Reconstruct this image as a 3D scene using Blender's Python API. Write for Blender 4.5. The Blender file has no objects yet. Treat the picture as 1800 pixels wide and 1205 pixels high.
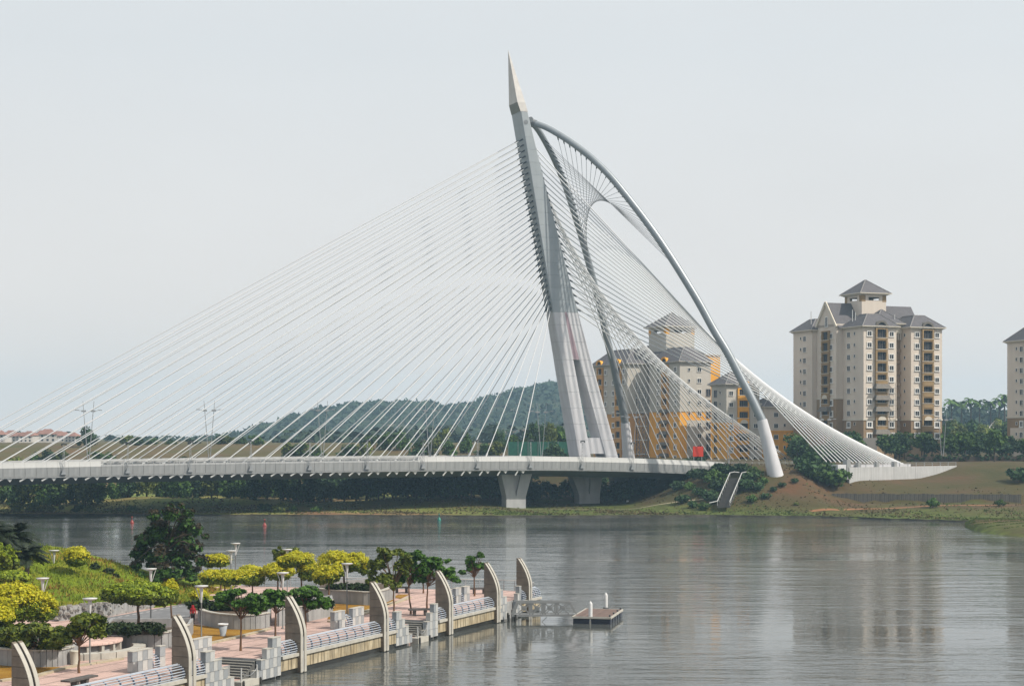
import bpy, math, random
import numpy as np
from mathutils import Vector, Matrix
R = math.radians
scene = bpy.context.scene
COL = scene.collection

# ------------------------------------------------------------------ camera, sky, sun, exposure
CAM_H, FPX, CX, HY = 18.0, 3000.0, 900.0, 768.0
cam_data = bpy.data.cameras.new('camera')
cam_data.lens = 60.0; cam_data.sensor_width = 36.0
cam_data.shift_y = 165.5 / 1800
cam_data.clip_start = 0.5; cam_data.clip_end = 20000
cam = bpy.data.objects.new('camera', cam_data); COL.objects.link(cam)
cam.location = (0, 0, CAM_H); cam.rotation_euler = (R(90), 0, 0)
scene.camera = cam

SUN_AZ, SUN_EL = R(111), R(46)
world = bpy.data.worlds.new('World'); scene.world = world; world.use_nodes = True
wn = world.node_tree; bg = wn.nodes['Background']
sky = wn.nodes.new('ShaderNodeTexSky'); sky.sky_type = 'NISHITA'; sky.sun_disc = False
sky.sun_elevation = SUN_EL; sky.sun_rotation = SUN_AZ
sky.air_density = 1.0; sky.dust_density = 6.0; sky.ozone_density = 1.0
mixn = wn.nodes.new('ShaderNodeMix'); mixn.data_type = 'RGBA'
mixn.inputs[0].default_value = 0.90
wn.links.new(sky.outputs[0], mixn.inputs[6])
wtc = wn.nodes.new('ShaderNodeTexCoord'); wsx = wn.nodes.new('ShaderNodeSeparateXYZ'); wn.links.new(wtc.outputs['Generated'], wsx.inputs[0])
wcr = wn.nodes.new('ShaderNodeValToRGB'); wcr.color_ramp.elements[0].position = 0.0; wcr.color_ramp.elements[1].position = 0.22
wcr.color_ramp.elements[0].color = (9.3, 8.75, 8.3, 1); wcr.color_ramp.elements[1].color = (8.05, 8.35, 8.5, 1)   # thin high overcast, a touch warmer low down
wn.links.new(wsx.outputs[2], wcr.inputs[0])
wnz = wn.nodes.new('ShaderNodeTexNoise'); wnz.inputs['Scale'].default_value = 5.0; wnz.inputs['Detail'].default_value = 4.0
wmp = wn.nodes.new('ShaderNodeMapping'); wmp.inputs['Scale'].default_value = (1, 1, 2.2); wn.links.new(wtc.outputs['Generated'], wmp.inputs[0]); wn.links.new(wmp.outputs[0], wnz.inputs['Vector'])
wmr = wn.nodes.new('ShaderNodeMapRange'); wmr.inputs[1].default_value = 0.3; wmr.inputs[2].default_value = 0.7; wmr.inputs[3].default_value = 0.99; wmr.inputs[4].default_value = 1.025
wn.links.new(wnz.outputs[0], wmr.inputs[0])
wvm = wn.nodes.new('ShaderNodeVectorMath'); wvm.operation = 'SCALE'; wn.links.new(wcr.outputs[0], wvm.inputs[0]); wn.links.new(wmr.outputs[0], wvm.inputs[3])
wn.links.new(wvm.outputs[0], mixn.inputs[7])
wn.links.new(mixn.outputs[2], bg.inputs[0]); bg.inputs[1].default_value = 0.1

sd = bpy.data.lights.new('sun', 'SUN'); sd.energy = 4.8; sd.angle = R(1.0); sd.color = (1.0, 0.93, 0.82)
so = bpy.data.objects.new('sun', sd); COL.objects.link(so)
sdir = Vector((math.sin(SUN_AZ) * math.cos(SUN_EL), math.cos(SUN_AZ) * math.cos(SUN_EL), math.sin(SUN_EL)))
so.rotation_euler = sdir.to_track_quat('Z', 'Y').to_euler(); so.location = (100, -50, 300)
scene.view_settings.view_transform = 'Standard'; scene.view_settings.look = 'None'
scene.view_settings.exposure = 0.0; scene.view_settings.gamma = 1.0
scene.view_settings.use_curve_mapping = False
scene.cycles.use_denoising = True
scene.cycles.max_bounces = 8; scene.cycles.volume_bounces = 3
scene.cycles.transparent_max_bounces = 8
scene.render.film_transparent = False

# ------------------------------------------------------------------ projection helpers (only used to find where things stand)
def P(px, py, Y): return Vector(((px - CX) * Y / FPX, Y, CAM_H - (py - HY) * Y / FPX))
def G(px, py, z=0.0): return P(px, py, FPX * (CAM_H - z) / (py - HY))
def XY(px, Y, z): return Vector(((px - CX) * Y / FPX, Y, z))

# ------------------------------------------------------------------ materials
MATS = {}
def mat(name, c1, c2=None, rough=0.75, scale=1.0, detail=4, bump=0.0, bscale=None, metal=0.0, stretch=(1, 1, 1), spec=0.4,
        island=False, trans=0.0, lo=0.35, hi=0.65, streak=None, objrand=0.0):
    m = bpy.data.materials.new(name); m.use_nodes = True; MATS[name] = m
    nt = m.node_tree; N = nt.nodes; L = nt.links
    b = N['Principled BSDF']; b.inputs['Roughness'].default_value = rough; b.inputs['Metallic'].default_value = metal
    b.inputs['Specular IOR Level'].default_value = spec
    tc = N.new('ShaderNodeTexCoord'); mp = N.new('ShaderNodeMapping'); mp.inputs['Scale'].default_value = stretch
    L.new(tc.outputs['Object'], mp.inputs[0])
    c2 = c2 or tuple(v * 0.75 for v in c1)
    if island:
        g = N.new('ShaderNodeNewGeometry'); fac = g.outputs['Random Per Island']
    else:
        nz = N.new('ShaderNodeTexNoise'); nz.inputs['Scale'].default_value = scale; nz.inputs['Detail'].default_value = detail
        L.new(mp.outputs[0], nz.inputs['Vector']); fac = nz.outputs[0]
    cr = N.new('ShaderNodeValToRGB'); cr.color_ramp.elements[0].position = 0.0 if island else lo
    cr.color_ramp.elements[1].position = 1.0 if island else hi
    cr.color_ramp.elements[0].color = (*c2, 1); cr.color_ramp.elements[1].color = (*c1, 1)
    L.new(fac, cr.inputs[0]); colout = cr.outputs[0]
    if streak:                                             # weather streaks running down
        sc, amt, scol = streak
        mp2 = N.new('ShaderNodeMapping'); mp2.inputs['Scale'].default_value = (1, 1, 0.06)
        L.new(tc.outputs['Object'], mp2.inputs[0])
        n2 = N.new('ShaderNodeTexNoise'); n2.inputs['Scale'].default_value = sc; n2.inputs['Detail'].default_value = 5
        L.new(mp2.outputs[0], n2.inputs['Vector'])
        r2 = N.new('ShaderNodeValToRGB'); r2.color_ramp.elements[0].position = 0.42; r2.color_ramp.elements[1].position = 0.64
        r2.color_ramp.elements[0].color = (0, 0, 0, 1); r2.color_ramp.elements[1].color = (amt, amt, amt, 1)
        L.new(n2.outputs[0], r2.inputs[0])
        mx = N.new('ShaderNodeMix'); mx.data_type = 'RGBA'; L.new(r2.outputs[0], mx.inputs[0]); L.new(colout, mx.inputs[6])
        mx.inputs[7].default_value = (*scol, 1); colout = mx.outputs[2]
    if objrand:
        oi = N.new('ShaderNodeObjectInfo'); mr = N.new('ShaderNodeMapRange')
        mr.inputs[3].default_value = 1 - objrand; mr.inputs[4].default_value = 1 + objrand
        L.new(oi.outputs['Random'], mr.inputs[0])
        hs = N.new('ShaderNodeHueSaturation'); L.new(mr.outputs[0], hs.inputs['Value']); L.new(colout, hs.inputs['Color']); colout = hs.outputs[0]
    L.new(colout, b.inputs['Base Color'])
    if bump:
        nb = N.new('ShaderNodeTexNoise'); nb.inputs['Scale'].default_value = bscale or scale * 4; nb.inputs['Detail'].default_value = 5
        L.new(mp.outputs[0], nb.inputs['Vector'])
        bp = N.new('ShaderNodeBump'); bp.inputs['Strength'].default_value = bump; bp.inputs['Distance'].default_value = 0.1
        L.new(nb.outputs[0], bp.inputs['Height']); L.new(bp.outputs[0], b.inputs['Normal'])
    if trans:
        out = N['Material Output']; t = N.new('ShaderNodeBsdfTranslucent'); L.new(colout, t.inputs[0])
        ms = N.new('ShaderNodeMixShader'); ms.inputs[0].default_value = trans
        L.new(b.outputs[0], ms.inputs[1]); L.new(t.outputs[0], ms.inputs[2]); L.new(ms.outputs[0], out.inputs[0])
    return m

mat('concrete', (0.42, 0.42, 0.42), (0.34, 0.34, 0.35), scale=0.35, bump=0.05, streak=(0.8, 0.35, (0.25, 0.25, 0.25)))
mat('pale_concrete', (0.58, 0.58, 0.60), (0.52, 0.52, 0.54), scale=0.25, streak=(0.7, 0.3, (0.36, 0.35, 0.36)))
mat('panel_grey', (0.30, 0.305, 0.305), (0.255, 0.26, 0.26), scale=0.5, rough=0.5, streak=(1.5, 0.4, (0.17, 0.17, 0.17)), objrand=0.05)
mat('panel_pale', (0.48, 0.48, 0.47), (0.42, 0.42, 0.41), scale=0.5, rough=0.5, objrand=0.04)
mat('steel_clad', (0.33, 0.36, 0.38), (0.295, 0.325, 0.345), scale=0.3, rough=0.5, objrand=0.02, streak=(0.6, 0.3, (0.24, 0.265, 0.28)))
mat('arch_steel', (0.27, 0.295, 0.315), (0.24, 0.265, 0.285), scale=0.4, rough=0.35, metal=0.25)
mat('spire_cream', (0.52, 0.50, 0.47), (0.44, 0.42, 0.40), scale=0.6, rough=0.5)
mat('louvre', (0.22, 0.22, 0.19), (0.18, 0.18, 0.155), scale=2)
mat('pink_strip', (0.34, 0.25, 0.28), (0.30, 0.22, 0.25), scale=0.5)
mat('cable_white', (0.64, 0.65, 0.65), (0.58, 0.59, 0.60), scale=0.2, rough=0.4)
mat('hanger_dark', (0.20, 0.21, 0.22), (0.16, 0.17, 0.18), rough=0.4)
mat('socket_dark', (0.07, 0.08, 0.09), (0.05, 0.06, 0.07))
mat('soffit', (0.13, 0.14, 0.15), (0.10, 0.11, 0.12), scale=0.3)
mat('asphalt', (0.17, 0.17, 0.175), (0.13, 0.13, 0.135), scale=0.8, bump=0.1)
mat('road_dark', (0.06, 0.06, 0.06), (0.05, 0.05, 0.05), scale=0.5)
mat('white_paint', (0.60, 0.60, 0.595), (0.52, 0.52, 0.515), scale=2, rough=0.5)
mat('metal_pole', (0.33, 0.34, 0.35), (0.28, 0.29, 0.30), rough=0.4, metal=0.3)
mat('lamp_pole', (0.15, 0.145, 0.14), (0.11, 0.11, 0.105), rough=0.45)
mat('truss_steel', (0.25, 0.255, 0.255), (0.21, 0.215, 0.215), rough=0.45, metal=0.2)
mat('white_metal', (0.52, 0.52, 0.51), (0.46, 0.46, 0.45), rough=0.4)
mat('dark_metal', (0.06, 0.065, 0.07), (0.045, 0.05, 0.055), rough=0.5)
mat('rail_blue', (0.50, 0.54, 0.60), (0.42, 0.46, 0.52), rough=0.35, metal=0.3)
mat('rib_blue', (0.10, 0.13, 0.19), (0.08, 0.10, 0.15), rough=0.45)
mat('red_sign', (0.50, 0.032, 0.010), (0.42, 0.026, 0.008), scale=6, rough=0.5)
mat('stone_side', (0.205, 0.168, 0.130), (0.150, 0.124, 0.096), scale=1.3, bump=0.15, streak=(2.0, 0.4, (0.08, 0.066, 0.052)), objrand=0.10)
mat('quay_concrete', (0.50, 0.43, 0.30), (0.36, 0.29, 0.18), scale=0.9, bump=0.2, streak=(8.0, 0.9, (0.10, 0.08, 0.05)))
mat('wet_wall', (0.035, 0.035, 0.03), (0.02, 0.02, 0.018), scale=1.0, rough=0.3)
mat('coping', (0.44, 0.42, 0.37), (0.36, 0.34, 0.30), scale=1.5, bump=0.1)
mat('block_light', (0.44, 0.44, 0.425), (0.37, 0.37, 0.36), scale=2.5, bump=0.1, objrand=0.07)
mat('block_dark', (0.29, 0.305, 0.315), (0.24, 0.255, 0.27), scale=2.5, bump=0.1, objrand=0.10)
mat('planter_wall', (0.33, 0.33, 0.325), (0.25, 0.25, 0.25), scale=0.8, bump=0.15, streak=(1.6, 0.5, (0.17, 0.17, 0.17)))
mat('kerb_tan', (0.42, 0.36, 0.26), (0.33, 0.28, 0.20), scale=1.5, bump=0.1)
mat('step_grey', (0.065, 0.06, 0.056), (0.048, 0.045, 0.042), scale=2, bump=0.1)
mat('step_tread', (0.12, 0.12, 0.115), (0.085, 0.085, 0.083), scale=2, bump=0.1)
mat('soil', (0.10, 0.065, 0.04), (0.06, 0.04, 0.025), scale=2)
mat('bark', (0.17, 0.09, 0.045), (0.09, 0.05, 0.028), scale=5, stretch=(1, 1, 0.3), bump=0.4)
mat('bark_dark', (0.07, 0.05, 0.035), (0.04, 0.03, 0.02), scale=5, stretch=(1, 1, 0.3), bump=0.4)
mat('bench_stone', (0.10, 0.09, 0.085), (0.07, 0.065, 0.06), scale=3)
mat('bin_grey', (0.30, 0.32, 0.34), (0.25, 0.27, 0.29), scale=3)
mat('bin_cream', (0.55, 0.52, 0.44), (0.48, 0.45, 0.38), scale=3)
mat('timber_deck', (0.16, 0.105, 0.085), (0.12, 0.08, 0.065), scale=2, objrand=0.15)
mat('float_blue', (0.02, 0.025, 0.045), (0.012, 0.016, 0.03), rough=0.35)
mat('buoy_red', (0.24, 0.030, 0.022), (0.19, 0.025, 0.018), rough=0.4)
mat('buoy_green', (0.015, 0.17, 0.13), (0.01, 0.13, 0.10), rough=0.4)
mat('cloth_red', (0.30, 0.01, 0.015), (0.20, 0.008, 0.01), scale=8, rough=0.9)
mat('cloth_black', (0.012, 0.010, 0.010), (0.008, 0.007, 0.007), scale=8, rough=0.9)
mat('skin', (0.30, 0.17, 0.11), (0.27, 0.15, 0.10), rough=0.6)
mat('rubble', (0.34, 0.32, 0.29), (0.13, 0.12, 0.115), island=True, rough=0.9)
# building paints
mat('cream_wall', (0.64, 0.565, 0.485), (0.58, 0.51, 0.44), scale=0.12, streak=(0.35, 0.25, (0.42, 0.36, 0.30)))
mat('cream_trim', (0.60, 0.55, 0.46), (0.55, 0.50, 0.42), scale=0.5)
mat('brown_wall', (0.29, 0.20, 0.115), (0.25, 0.17, 0.10), scale=0.2)
mat('ochre_balcony', (0.30, 0.20, 0.09), (0.26, 0.17, 0.08), scale=0.5)
mat('grey_cream', (0.47, 0.44, 0.39), (0.42, 0.395, 0.35), scale=0.15, streak=(0.35, 0.25, (0.34, 0.31, 0.28)))
mat('yellow_wall', (0.78, 0.38, 0.035), (0.70, 0.33, 0.03), scale=0.2, streak=(0.5, 0.3, (0.48, 0.22, 0.03)))
mat('orange_wall', (0.55, 0.29, 0.085), (0.48, 0.25, 0.075), scale=0.2)
mat('recess_wall', (0.28, 0.26, 0.25), (0.24, 0.22, 0.21), scale=0.3)
mat('roof_slate', (0.115, 0.108, 0.115), (0.085, 0.08, 0.087), scale=1.2, stretch=(1, 1, 3), rough=0.85)
mat('ridge_tile', (0.24, 0.225, 0.22), (0.2, 0.19, 0.185), scale=1)
mat('window_white', (0.70, 0.69, 0.66), (0.62, 0.61, 0.59), scale=2)
mat('glass', (0.035, 0.039, 0.048), (0.015, 0.017, 0.022), scale=0.4, rough=0.25, spec=0.3, objrand=0.75)
mat('opening_dark', (0.022, 0.024, 0.03), (0.012, 0.012, 0.016), scale=0.6, rough=0.9, spec=0.1)
mat('awning', (0.15, 0.13, 0.11), (0.11, 0.10, 0.085), scale=1.5)
mat('terracotta', (0.24, 0.125, 0.10), (0.19, 0.10, 0.08), scale=0.4, objrand=0.2)
mat('house_white', (0.48, 0.45, 0.42), (0.42, 0.40, 0.38), scale=0.4)
mat('net_green', (0.02, 0.13, 0.085), (0.015, 0.09, 0.06), scale=1.0)
mat('canopy_green', (0.04, 0.32, 0.16), (0.03, 0.26, 0.13), scale=2)
# leaves
mat('leaf_broad', (0.085, 0.200, 0.010), (0.009, 0.038, 0.002), island=True, rough=0.6, trans=0.25)
mat('leaf_broad_yellow', (0.170, 0.205, 0.012), (0.022, 0.048, 0.004), island=True, rough=0.6, trans=0.25)
mat('leaf_lime', (0.30, 0.36, 0.010), (0.09, 0.15, 0.006), island=True, rough=0.6, trans=0.25)
mat('leaf_gold', (0.58, 0.50, 0.008), (0.30, 0.33, 0.006), island=True, rough=0.6, trans=0.25)
mat('leaf_goldgreen', (0.19, 0.25, 0.006), (0.03, 0.065, 0.003), island=True, rough=0.6, trans=0.25)
mat('leaf_dark', (0.048, 0.125, 0.008), (0.006, 0.024, 0.003), island=True, rough=0.7, trans=0.15)
mat('leaf_darkred', (0.045, 0.030, 0.010), (0.010, 0.010, 0.004), island=True, rough=0.7, trans=0.15)
mat('leaf_palm', (0.016, 0.030, 0.008), (0.005, 0.010, 0.003), island=True, rough=0.6, trans=0.1)
mat('leaf_hedge', (0.028, 0.055, 0.008), (0.006, 0.014, 0.003), island=True, rough=0.7, trans=0.15)
mat('leaf_far', (0.095, 0.175, 0.030), (0.018, 0.048, 0.010), island=True, rough=0.8, trans=0.15, objrand=0.35)
mat('leaf_far_olive', (0.170, 0.200, 0.036), (0.045, 0.068, 0.014), island=True, rough=0.8, trans=0.15, objrand=0.3)
mat('leaf_wood', (0.050, 0.105, 0.030), (0.010, 0.028, 0.010), island=True, rough=0.8, trans=0.1, objrand=0.3)
mat('canopy_far', (0.026, 0.048, 0.024), (0.013, 0.026, 0.015), island=True, rough=0.9)
mat('shaded_mud', (0.040, 0.034, 0.020), (0.022, 0.020, 0.012), scale=0.8)
mat('wall_pale', (0.46, 0.46, 0.46), (0.39, 0.39, 0.39), scale=0.3, streak=(2.0, 0.4, (0.27, 0.27, 0.26)))
mat('old_wall', (0.17, 0.155, 0.13), (0.11, 0.10, 0.085), scale=0.8, streak=(4.0, 0.8, (0.05, 0.045, 0.038)), objrand=0.12)
mat('laterite', (0.26, 0.115, 0.045), (0.18, 0.085, 0.038), scale=0.3)
mat('bank_blade', (0.085, 0.115, 0.022), (0.045, 0.062, 0.014), island=True, rough=0.9)
mat('bank_straw', (0.105, 0.080, 0.034), (0.06, 0.046, 0.02), island=True, rough=0.9)
mat('grass_blade', (0.20, 0.25, 0.012), (0.085, 0.135, 0.007), island=True, rough=0.8, trans=0.2)
mat('grass_dry', (0.28, 0.155, 0.025), (0.14, 0.085, 0.018), island=True, rough=0.8, trans=0.2)

def ramp_mat(name, stops, scale, bump=0.0, detail=6, bscale=3.0, rough=0.95, extra=None, coord='Object', stretch=(1, 1, 1)):
    m = bpy.data.materials.new(name); m.use_nodes = True; MATS[name] = m
    nt = m.node_tree; N = nt.nodes; L = nt.links; b = N['Principled BSDF']
    b.inputs['Roughness'].default_value = rough; b.inputs['Specular IOR Level'].default_value = 0.2
    tc = N.new('ShaderNodeTexCoord'); mp = N.new('ShaderNodeMapping'); mp.inputs['Scale'].default_value = stretch
    L.new(tc.outputs[coord], mp.inputs[0])
    nz = N.new('ShaderNodeTexNoise'); nz.inputs['Scale'].default_value = scale; nz.inputs['Detail'].default_value = detail
    nz.inputs['Roughness'].default_value = 0.62
    L.new(mp.outputs[0], nz.inputs['Vector'])
    cr = N.new('ShaderNodeValToRGB'); e = cr.color_ramp.elements
    while len(e) < len(stops): e.new(0.5)
    for k, (p, c) in enumerate(stops): e[k].position = p; e[k].color = (*c, 1)
    L.new(nz.outputs[0], cr.inputs[0]); out = cr.outputs[0]
    if extra: out = extra(N, L, tc, out)
    L.new(out, b.inputs['Base Color'])
    if bump:
        nb = N.new('ShaderNodeTexNoise'); nb.inputs['Scale'].default_value = bscale; nb.inputs['Detail'].default_value = 6
        L.new(tc.outputs[coord], nb.inputs['Vector'])
        bp = N.new('ShaderNodeBump'); bp.inputs['Strength'].default_value = bump; bp.inputs['Distance'].default_value = 0.3
        L.new(nb.outputs[0], bp.inputs['Height']); L.new(bp.outputs[0], b.inputs['Normal'])
    return m

def bank_zone(N, L, tc, col):
    # green sward by the water, dry brown grass and bare laterite higher up
    sx = N.new('ShaderNodeSeparateXYZ'); L.new(tc.outputs['Object'], sx.inputs[0])
    nz = N.new('ShaderNodeTexNoise'); nz.inputs['Scale'].default_value = 0.06; nz.inputs['Detail'].default_value = 5
    L.new(tc.outputs['Object'], nz.inputs['Vector'])
    ma = N.new('ShaderNodeMath'); ma.operation = 'MULTIPLY_ADD'; L.new(nz.outputs[0], ma.inputs[0]); ma.inputs[1].default_value = 5.0
    L.new(sx.outputs[2], ma.inputs[2])
    mr = N.new('ShaderNodeMapRange'); L.new(ma.outputs[0], mr.inputs[0])
    mr.inputs[1].default_value = 2.6; mr.inputs[2].default_value = 4.6; mr.inputs[3].default_value = 1; mr.inputs[4].default_value = 0
    n2 = N.new('ShaderNodeTexNoise'); n2.inputs['Scale'].default_value = 0.5; n2.inputs['Detail'].default_value = 6
    L.new(tc.outputs['Object'], n2.inputs['Vector'])
    g = N.new('ShaderNodeValToRGB'); g.color_ramp.elements[0].position = 0.35; g.color_ramp.elements[1].position = 0.65
    g.color_ramp.elements[0].color = (0.050, 0.062, 0.014, 1); g.color_ramp.elements[1].color = (0.095, 0.125, 0.022, 1)
    L.new(n2.outputs[0], g.inputs[0])
    mx = N.new('ShaderNodeMix'); mx.data_type = 'RGBA'; L.new(mr.outputs[0], mx.inputs[0]); L.new(col, mx.inputs[6]); L.new(g.outputs[0], mx.inputs[7])
    # left bank straw and reddish earth, colours brightened to offset shade under the deck
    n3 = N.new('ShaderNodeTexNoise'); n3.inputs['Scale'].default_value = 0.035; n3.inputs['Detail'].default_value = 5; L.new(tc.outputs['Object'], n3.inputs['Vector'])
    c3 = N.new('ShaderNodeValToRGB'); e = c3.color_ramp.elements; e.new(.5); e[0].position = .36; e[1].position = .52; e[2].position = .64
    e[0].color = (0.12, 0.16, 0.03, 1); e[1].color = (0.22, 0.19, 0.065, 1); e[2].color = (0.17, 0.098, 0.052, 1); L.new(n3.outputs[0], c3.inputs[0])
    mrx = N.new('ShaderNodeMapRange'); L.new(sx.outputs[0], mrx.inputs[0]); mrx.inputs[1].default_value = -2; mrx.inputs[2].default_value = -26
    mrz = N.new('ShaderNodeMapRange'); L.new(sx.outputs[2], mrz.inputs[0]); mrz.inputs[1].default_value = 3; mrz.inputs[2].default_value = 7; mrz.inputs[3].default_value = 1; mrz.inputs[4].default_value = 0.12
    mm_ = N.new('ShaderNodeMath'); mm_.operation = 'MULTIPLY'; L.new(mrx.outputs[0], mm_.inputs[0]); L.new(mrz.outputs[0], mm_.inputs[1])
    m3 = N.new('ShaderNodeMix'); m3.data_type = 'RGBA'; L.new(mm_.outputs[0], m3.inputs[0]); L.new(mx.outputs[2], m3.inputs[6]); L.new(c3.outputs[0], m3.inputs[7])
    return m3.outputs[2]

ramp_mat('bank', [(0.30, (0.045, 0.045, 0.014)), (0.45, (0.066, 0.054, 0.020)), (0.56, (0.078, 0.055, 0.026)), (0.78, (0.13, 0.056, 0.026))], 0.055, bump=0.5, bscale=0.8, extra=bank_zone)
ramp_mat('far_ground', [(0.35, (0.05, 0.055, 0.02)), (0.5, (0.09, 0.075, 0.035)), (0.65, (0.14, 0.08, 0.05))], 0.012, bump=0.3, bscale=0.2)
ramp_mat('hill_soil', [(0.40, (0.03, 0.05, 0.02)), (0.55, (0.055, 0.06, 0.03)), (0.66, (0.15, 0.08, 0.05))], 0.02, bump=0.5, bscale=0.05, stretch=(1, 1, 4))
ramp_mat('mound_grass', [(0.34, (0.075, 0.125, 0.008)), (0.50, (0.130, 0.175, 0.010)), (0.62, (0.19, 0.17, 0.014)), (0.74, (0.28, 0.13, 0.018))], 0.11, bump=0.8, bscale=2.5)
ramp_mat('dry_grass', [(0.35, (0.17, 0.085, 0.014)), (0.5, (0.25, 0.13, 0.018)), (0.65, (0.30, 0.17, 0.028))], 0.5, bump=0.5, bscale=6)

def paving(name):
    m = bpy.data.materials.new(name); m.use_nodes = True; MATS[name] = m
    nt = m.node_tree; N = nt.nodes; L = nt.links; b = N['Principled BSDF']; b.inputs['Roughness'].default_value = 0.85
    tc = N.new('ShaderNodeTexCoord'); mp = N.new('ShaderNodeMapping'); mp.inputs['Rotation'].default_value = (0, 0, -R(67.2))
    L.new(tc.outputs['Object'], mp.inputs[0])
    br = N.new('ShaderNodeTexBrick'); br.inputs['Scale'].default_value = 1.0; br.offset = 0.0
    br.inputs['Brick Width'].default_value = 3.4; br.inputs['Row Height'].default_value = 1.9; br.inputs['Mortar Size'].default_value = 0.11
    br.inputs['Color1'].default_value = (0.58, 0.40, 0.345, 1); br.inputs['Color2'].default_value = (0.53, 0.365, 0.315, 1)
    br.inputs['Mortar'].default_value = (0.33, 0.23, 0.20, 1)
    L.new(mp.outputs[0], br.inputs[0])
    b2 = N.new('ShaderNodeTexBrick'); b2.inputs['Scale'].default_value = 1.0; b2.inputs['Brick Width'].default_value = 0.3; b2.inputs['Row Height'].default_value = 0.15
    b2.inputs['Mortar Size'].default_value = 0.008; b2.inputs['Color1'].default_value = (1, 1, 1, 1); b2.inputs['Color2'].default_value = (0.86, 0.86, 0.86, 1)
    b2.inputs['Mortar'].default_value = (0.6, 0.6, 0.6, 1); L.new(mp.outputs[0], b2.inputs[0])
    nz = N.new('ShaderNodeTexNoise'); nz.inputs['Scale'].default_value = 0.35; nz.inputs['Detail'].default_value = 6
    L.new(tc.outputs['Object'], nz.inputs['Vector'])
    cr = N.new('ShaderNodeValToRGB'); cr.color_ramp.elements[0].position = 0.35; cr.color_ramp.elements[0].color = (0.78, 0.78, 0.78, 1)
    cr.color_ramp.elements[1].position = 0.6; L.new(nz.outputs[0], cr.inputs[0])
    m1 = N.new('ShaderNodeMix'); m1.data_type = 'RGBA'; m1.blend_type = 'MULTIPLY'; m1.inputs[0].default_value = 1
    L.new(br.outputs[0], m1.inputs[6]); L.new(b2.outputs[0], m1.inputs[7])
    m2 = N.new('ShaderNodeMix'); m2.data_type = 'RGBA'; m2.blend_type = 'MULTIPLY'; m2.inputs[0].default_value = 1
    L.new(m1.outputs[2], m2.inputs[6]); L.new(cr.outputs[0], m2.inputs[7]); L.new(m2.outputs[2], b.inputs['Base Color'])
paving('pink_paving')

def water_mat():
    m = bpy.data.materials.new('lake_water'); m.use_nodes = True; MATS['lake_water'] = m
    nt = m.node_tree; N = nt.nodes; L = nt.links; b = N['Principled BSDF']
    b.inputs['Base Color'].default_value = (0.072, 0.078, 0.074, 1); b.inputs['Roughness'].default_value = 0.03
    b.inputs['IOR'].default_value = 1.33; b.inputs['Specular IOR Level'].default_value = 0.5
    tc = N.new('ShaderNodeTexCoord')
    def noise(sc, st, det=3, dist=0.0):
        mp = N.new('ShaderNodeMapping'); mp.inputs['Scale'].default_value = st; L.new(tc.outputs['Object'], mp.inputs[0])
        n = N.new('ShaderNodeTexNoise'); n.inputs['Scale'].default_value = sc; n.inputs['Detail'].default_value = det
        n.inputs['Distortion'].default_value = dist
        L.new(mp.outputs[0], n.inputs['Vector']); return n.outputs[0]
    big = noise(0.62, (0.30, 1.0, 1), 4, 0.5)
    fine = noise(2.3, (0.5, 1.0, 1), 3)
    swell = noise(0.20, (0.22, 1.0, 1), 2, 0.3)
    streak = noise(0.035, (0.22, 1.0, 1), 4, 0.6)
    ad = N.new('ShaderNodeMath'); ad.operation = 'MULTIPLY_ADD'; L.new(fine, ad.inputs[0]); ad.inputs[1].default_value = 0.28; L.new(big, ad.inputs[2])
    a2 = N.new('ShaderNodeMath'); a2.operation = 'MULTIPLY_ADD'; L.new(swell, a2.inputs[0]); a2.inputs[1].default_value = 1.5; L.new(ad.outputs[0], a2.inputs[2]); ad = a2
    mr = N.new('ShaderNodeMapRange'); L.new(streak, mr.inputs[0]); mr.inputs[1].default_value = 0.38; mr.inputs[2].default_value = 0.64
    mr.inputs[3].default_value = 0.07; mr.inputs[4].default_value = 0.36
    bp = N.new('ShaderNodeBump'); bp.inputs['Distance'].default_value = 0.35
    L.new(mr.outputs[0], bp.inputs['Strength']); L.new(ad.outputs[0], bp.inputs['Height']); L.new(bp.outputs[0], b.inputs['Normal'])
water_mat()

# ------------------------------------------------------------------ object helpers
def tag(o, label=None, cat=None, group=None, kind=None):
    if label: o['label'] = label
    if cat: o['category'] = cat
    if group: o['group'] = group
    if kind: o['kind'] = kind
    return o
def empty(name, loc, rz=0.0, label=None, cat=None, group=None):
    o = bpy.data.objects.new(name, None); COL.objects.link(o); o.location = loc; o.rotation_euler = (0, 0, rz)
    o.empty_display_size = 0.2
    return tag(o, label, cat, group)
def inst(name, mesh, parent=None, loc=(0, 0, 0), rot=(0, 0, 0), scale=(1, 1, 1), mtx=None):
    o = bpy.data.objects.new(name, mesh); COL.objects.link(o)
    if parent is not None: o.parent = parent
    if mtx is not None: o.matrix_basis = mtx
    else: o.location = loc; o.rotation_euler = rot; o.scale = scale
    return o

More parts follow.
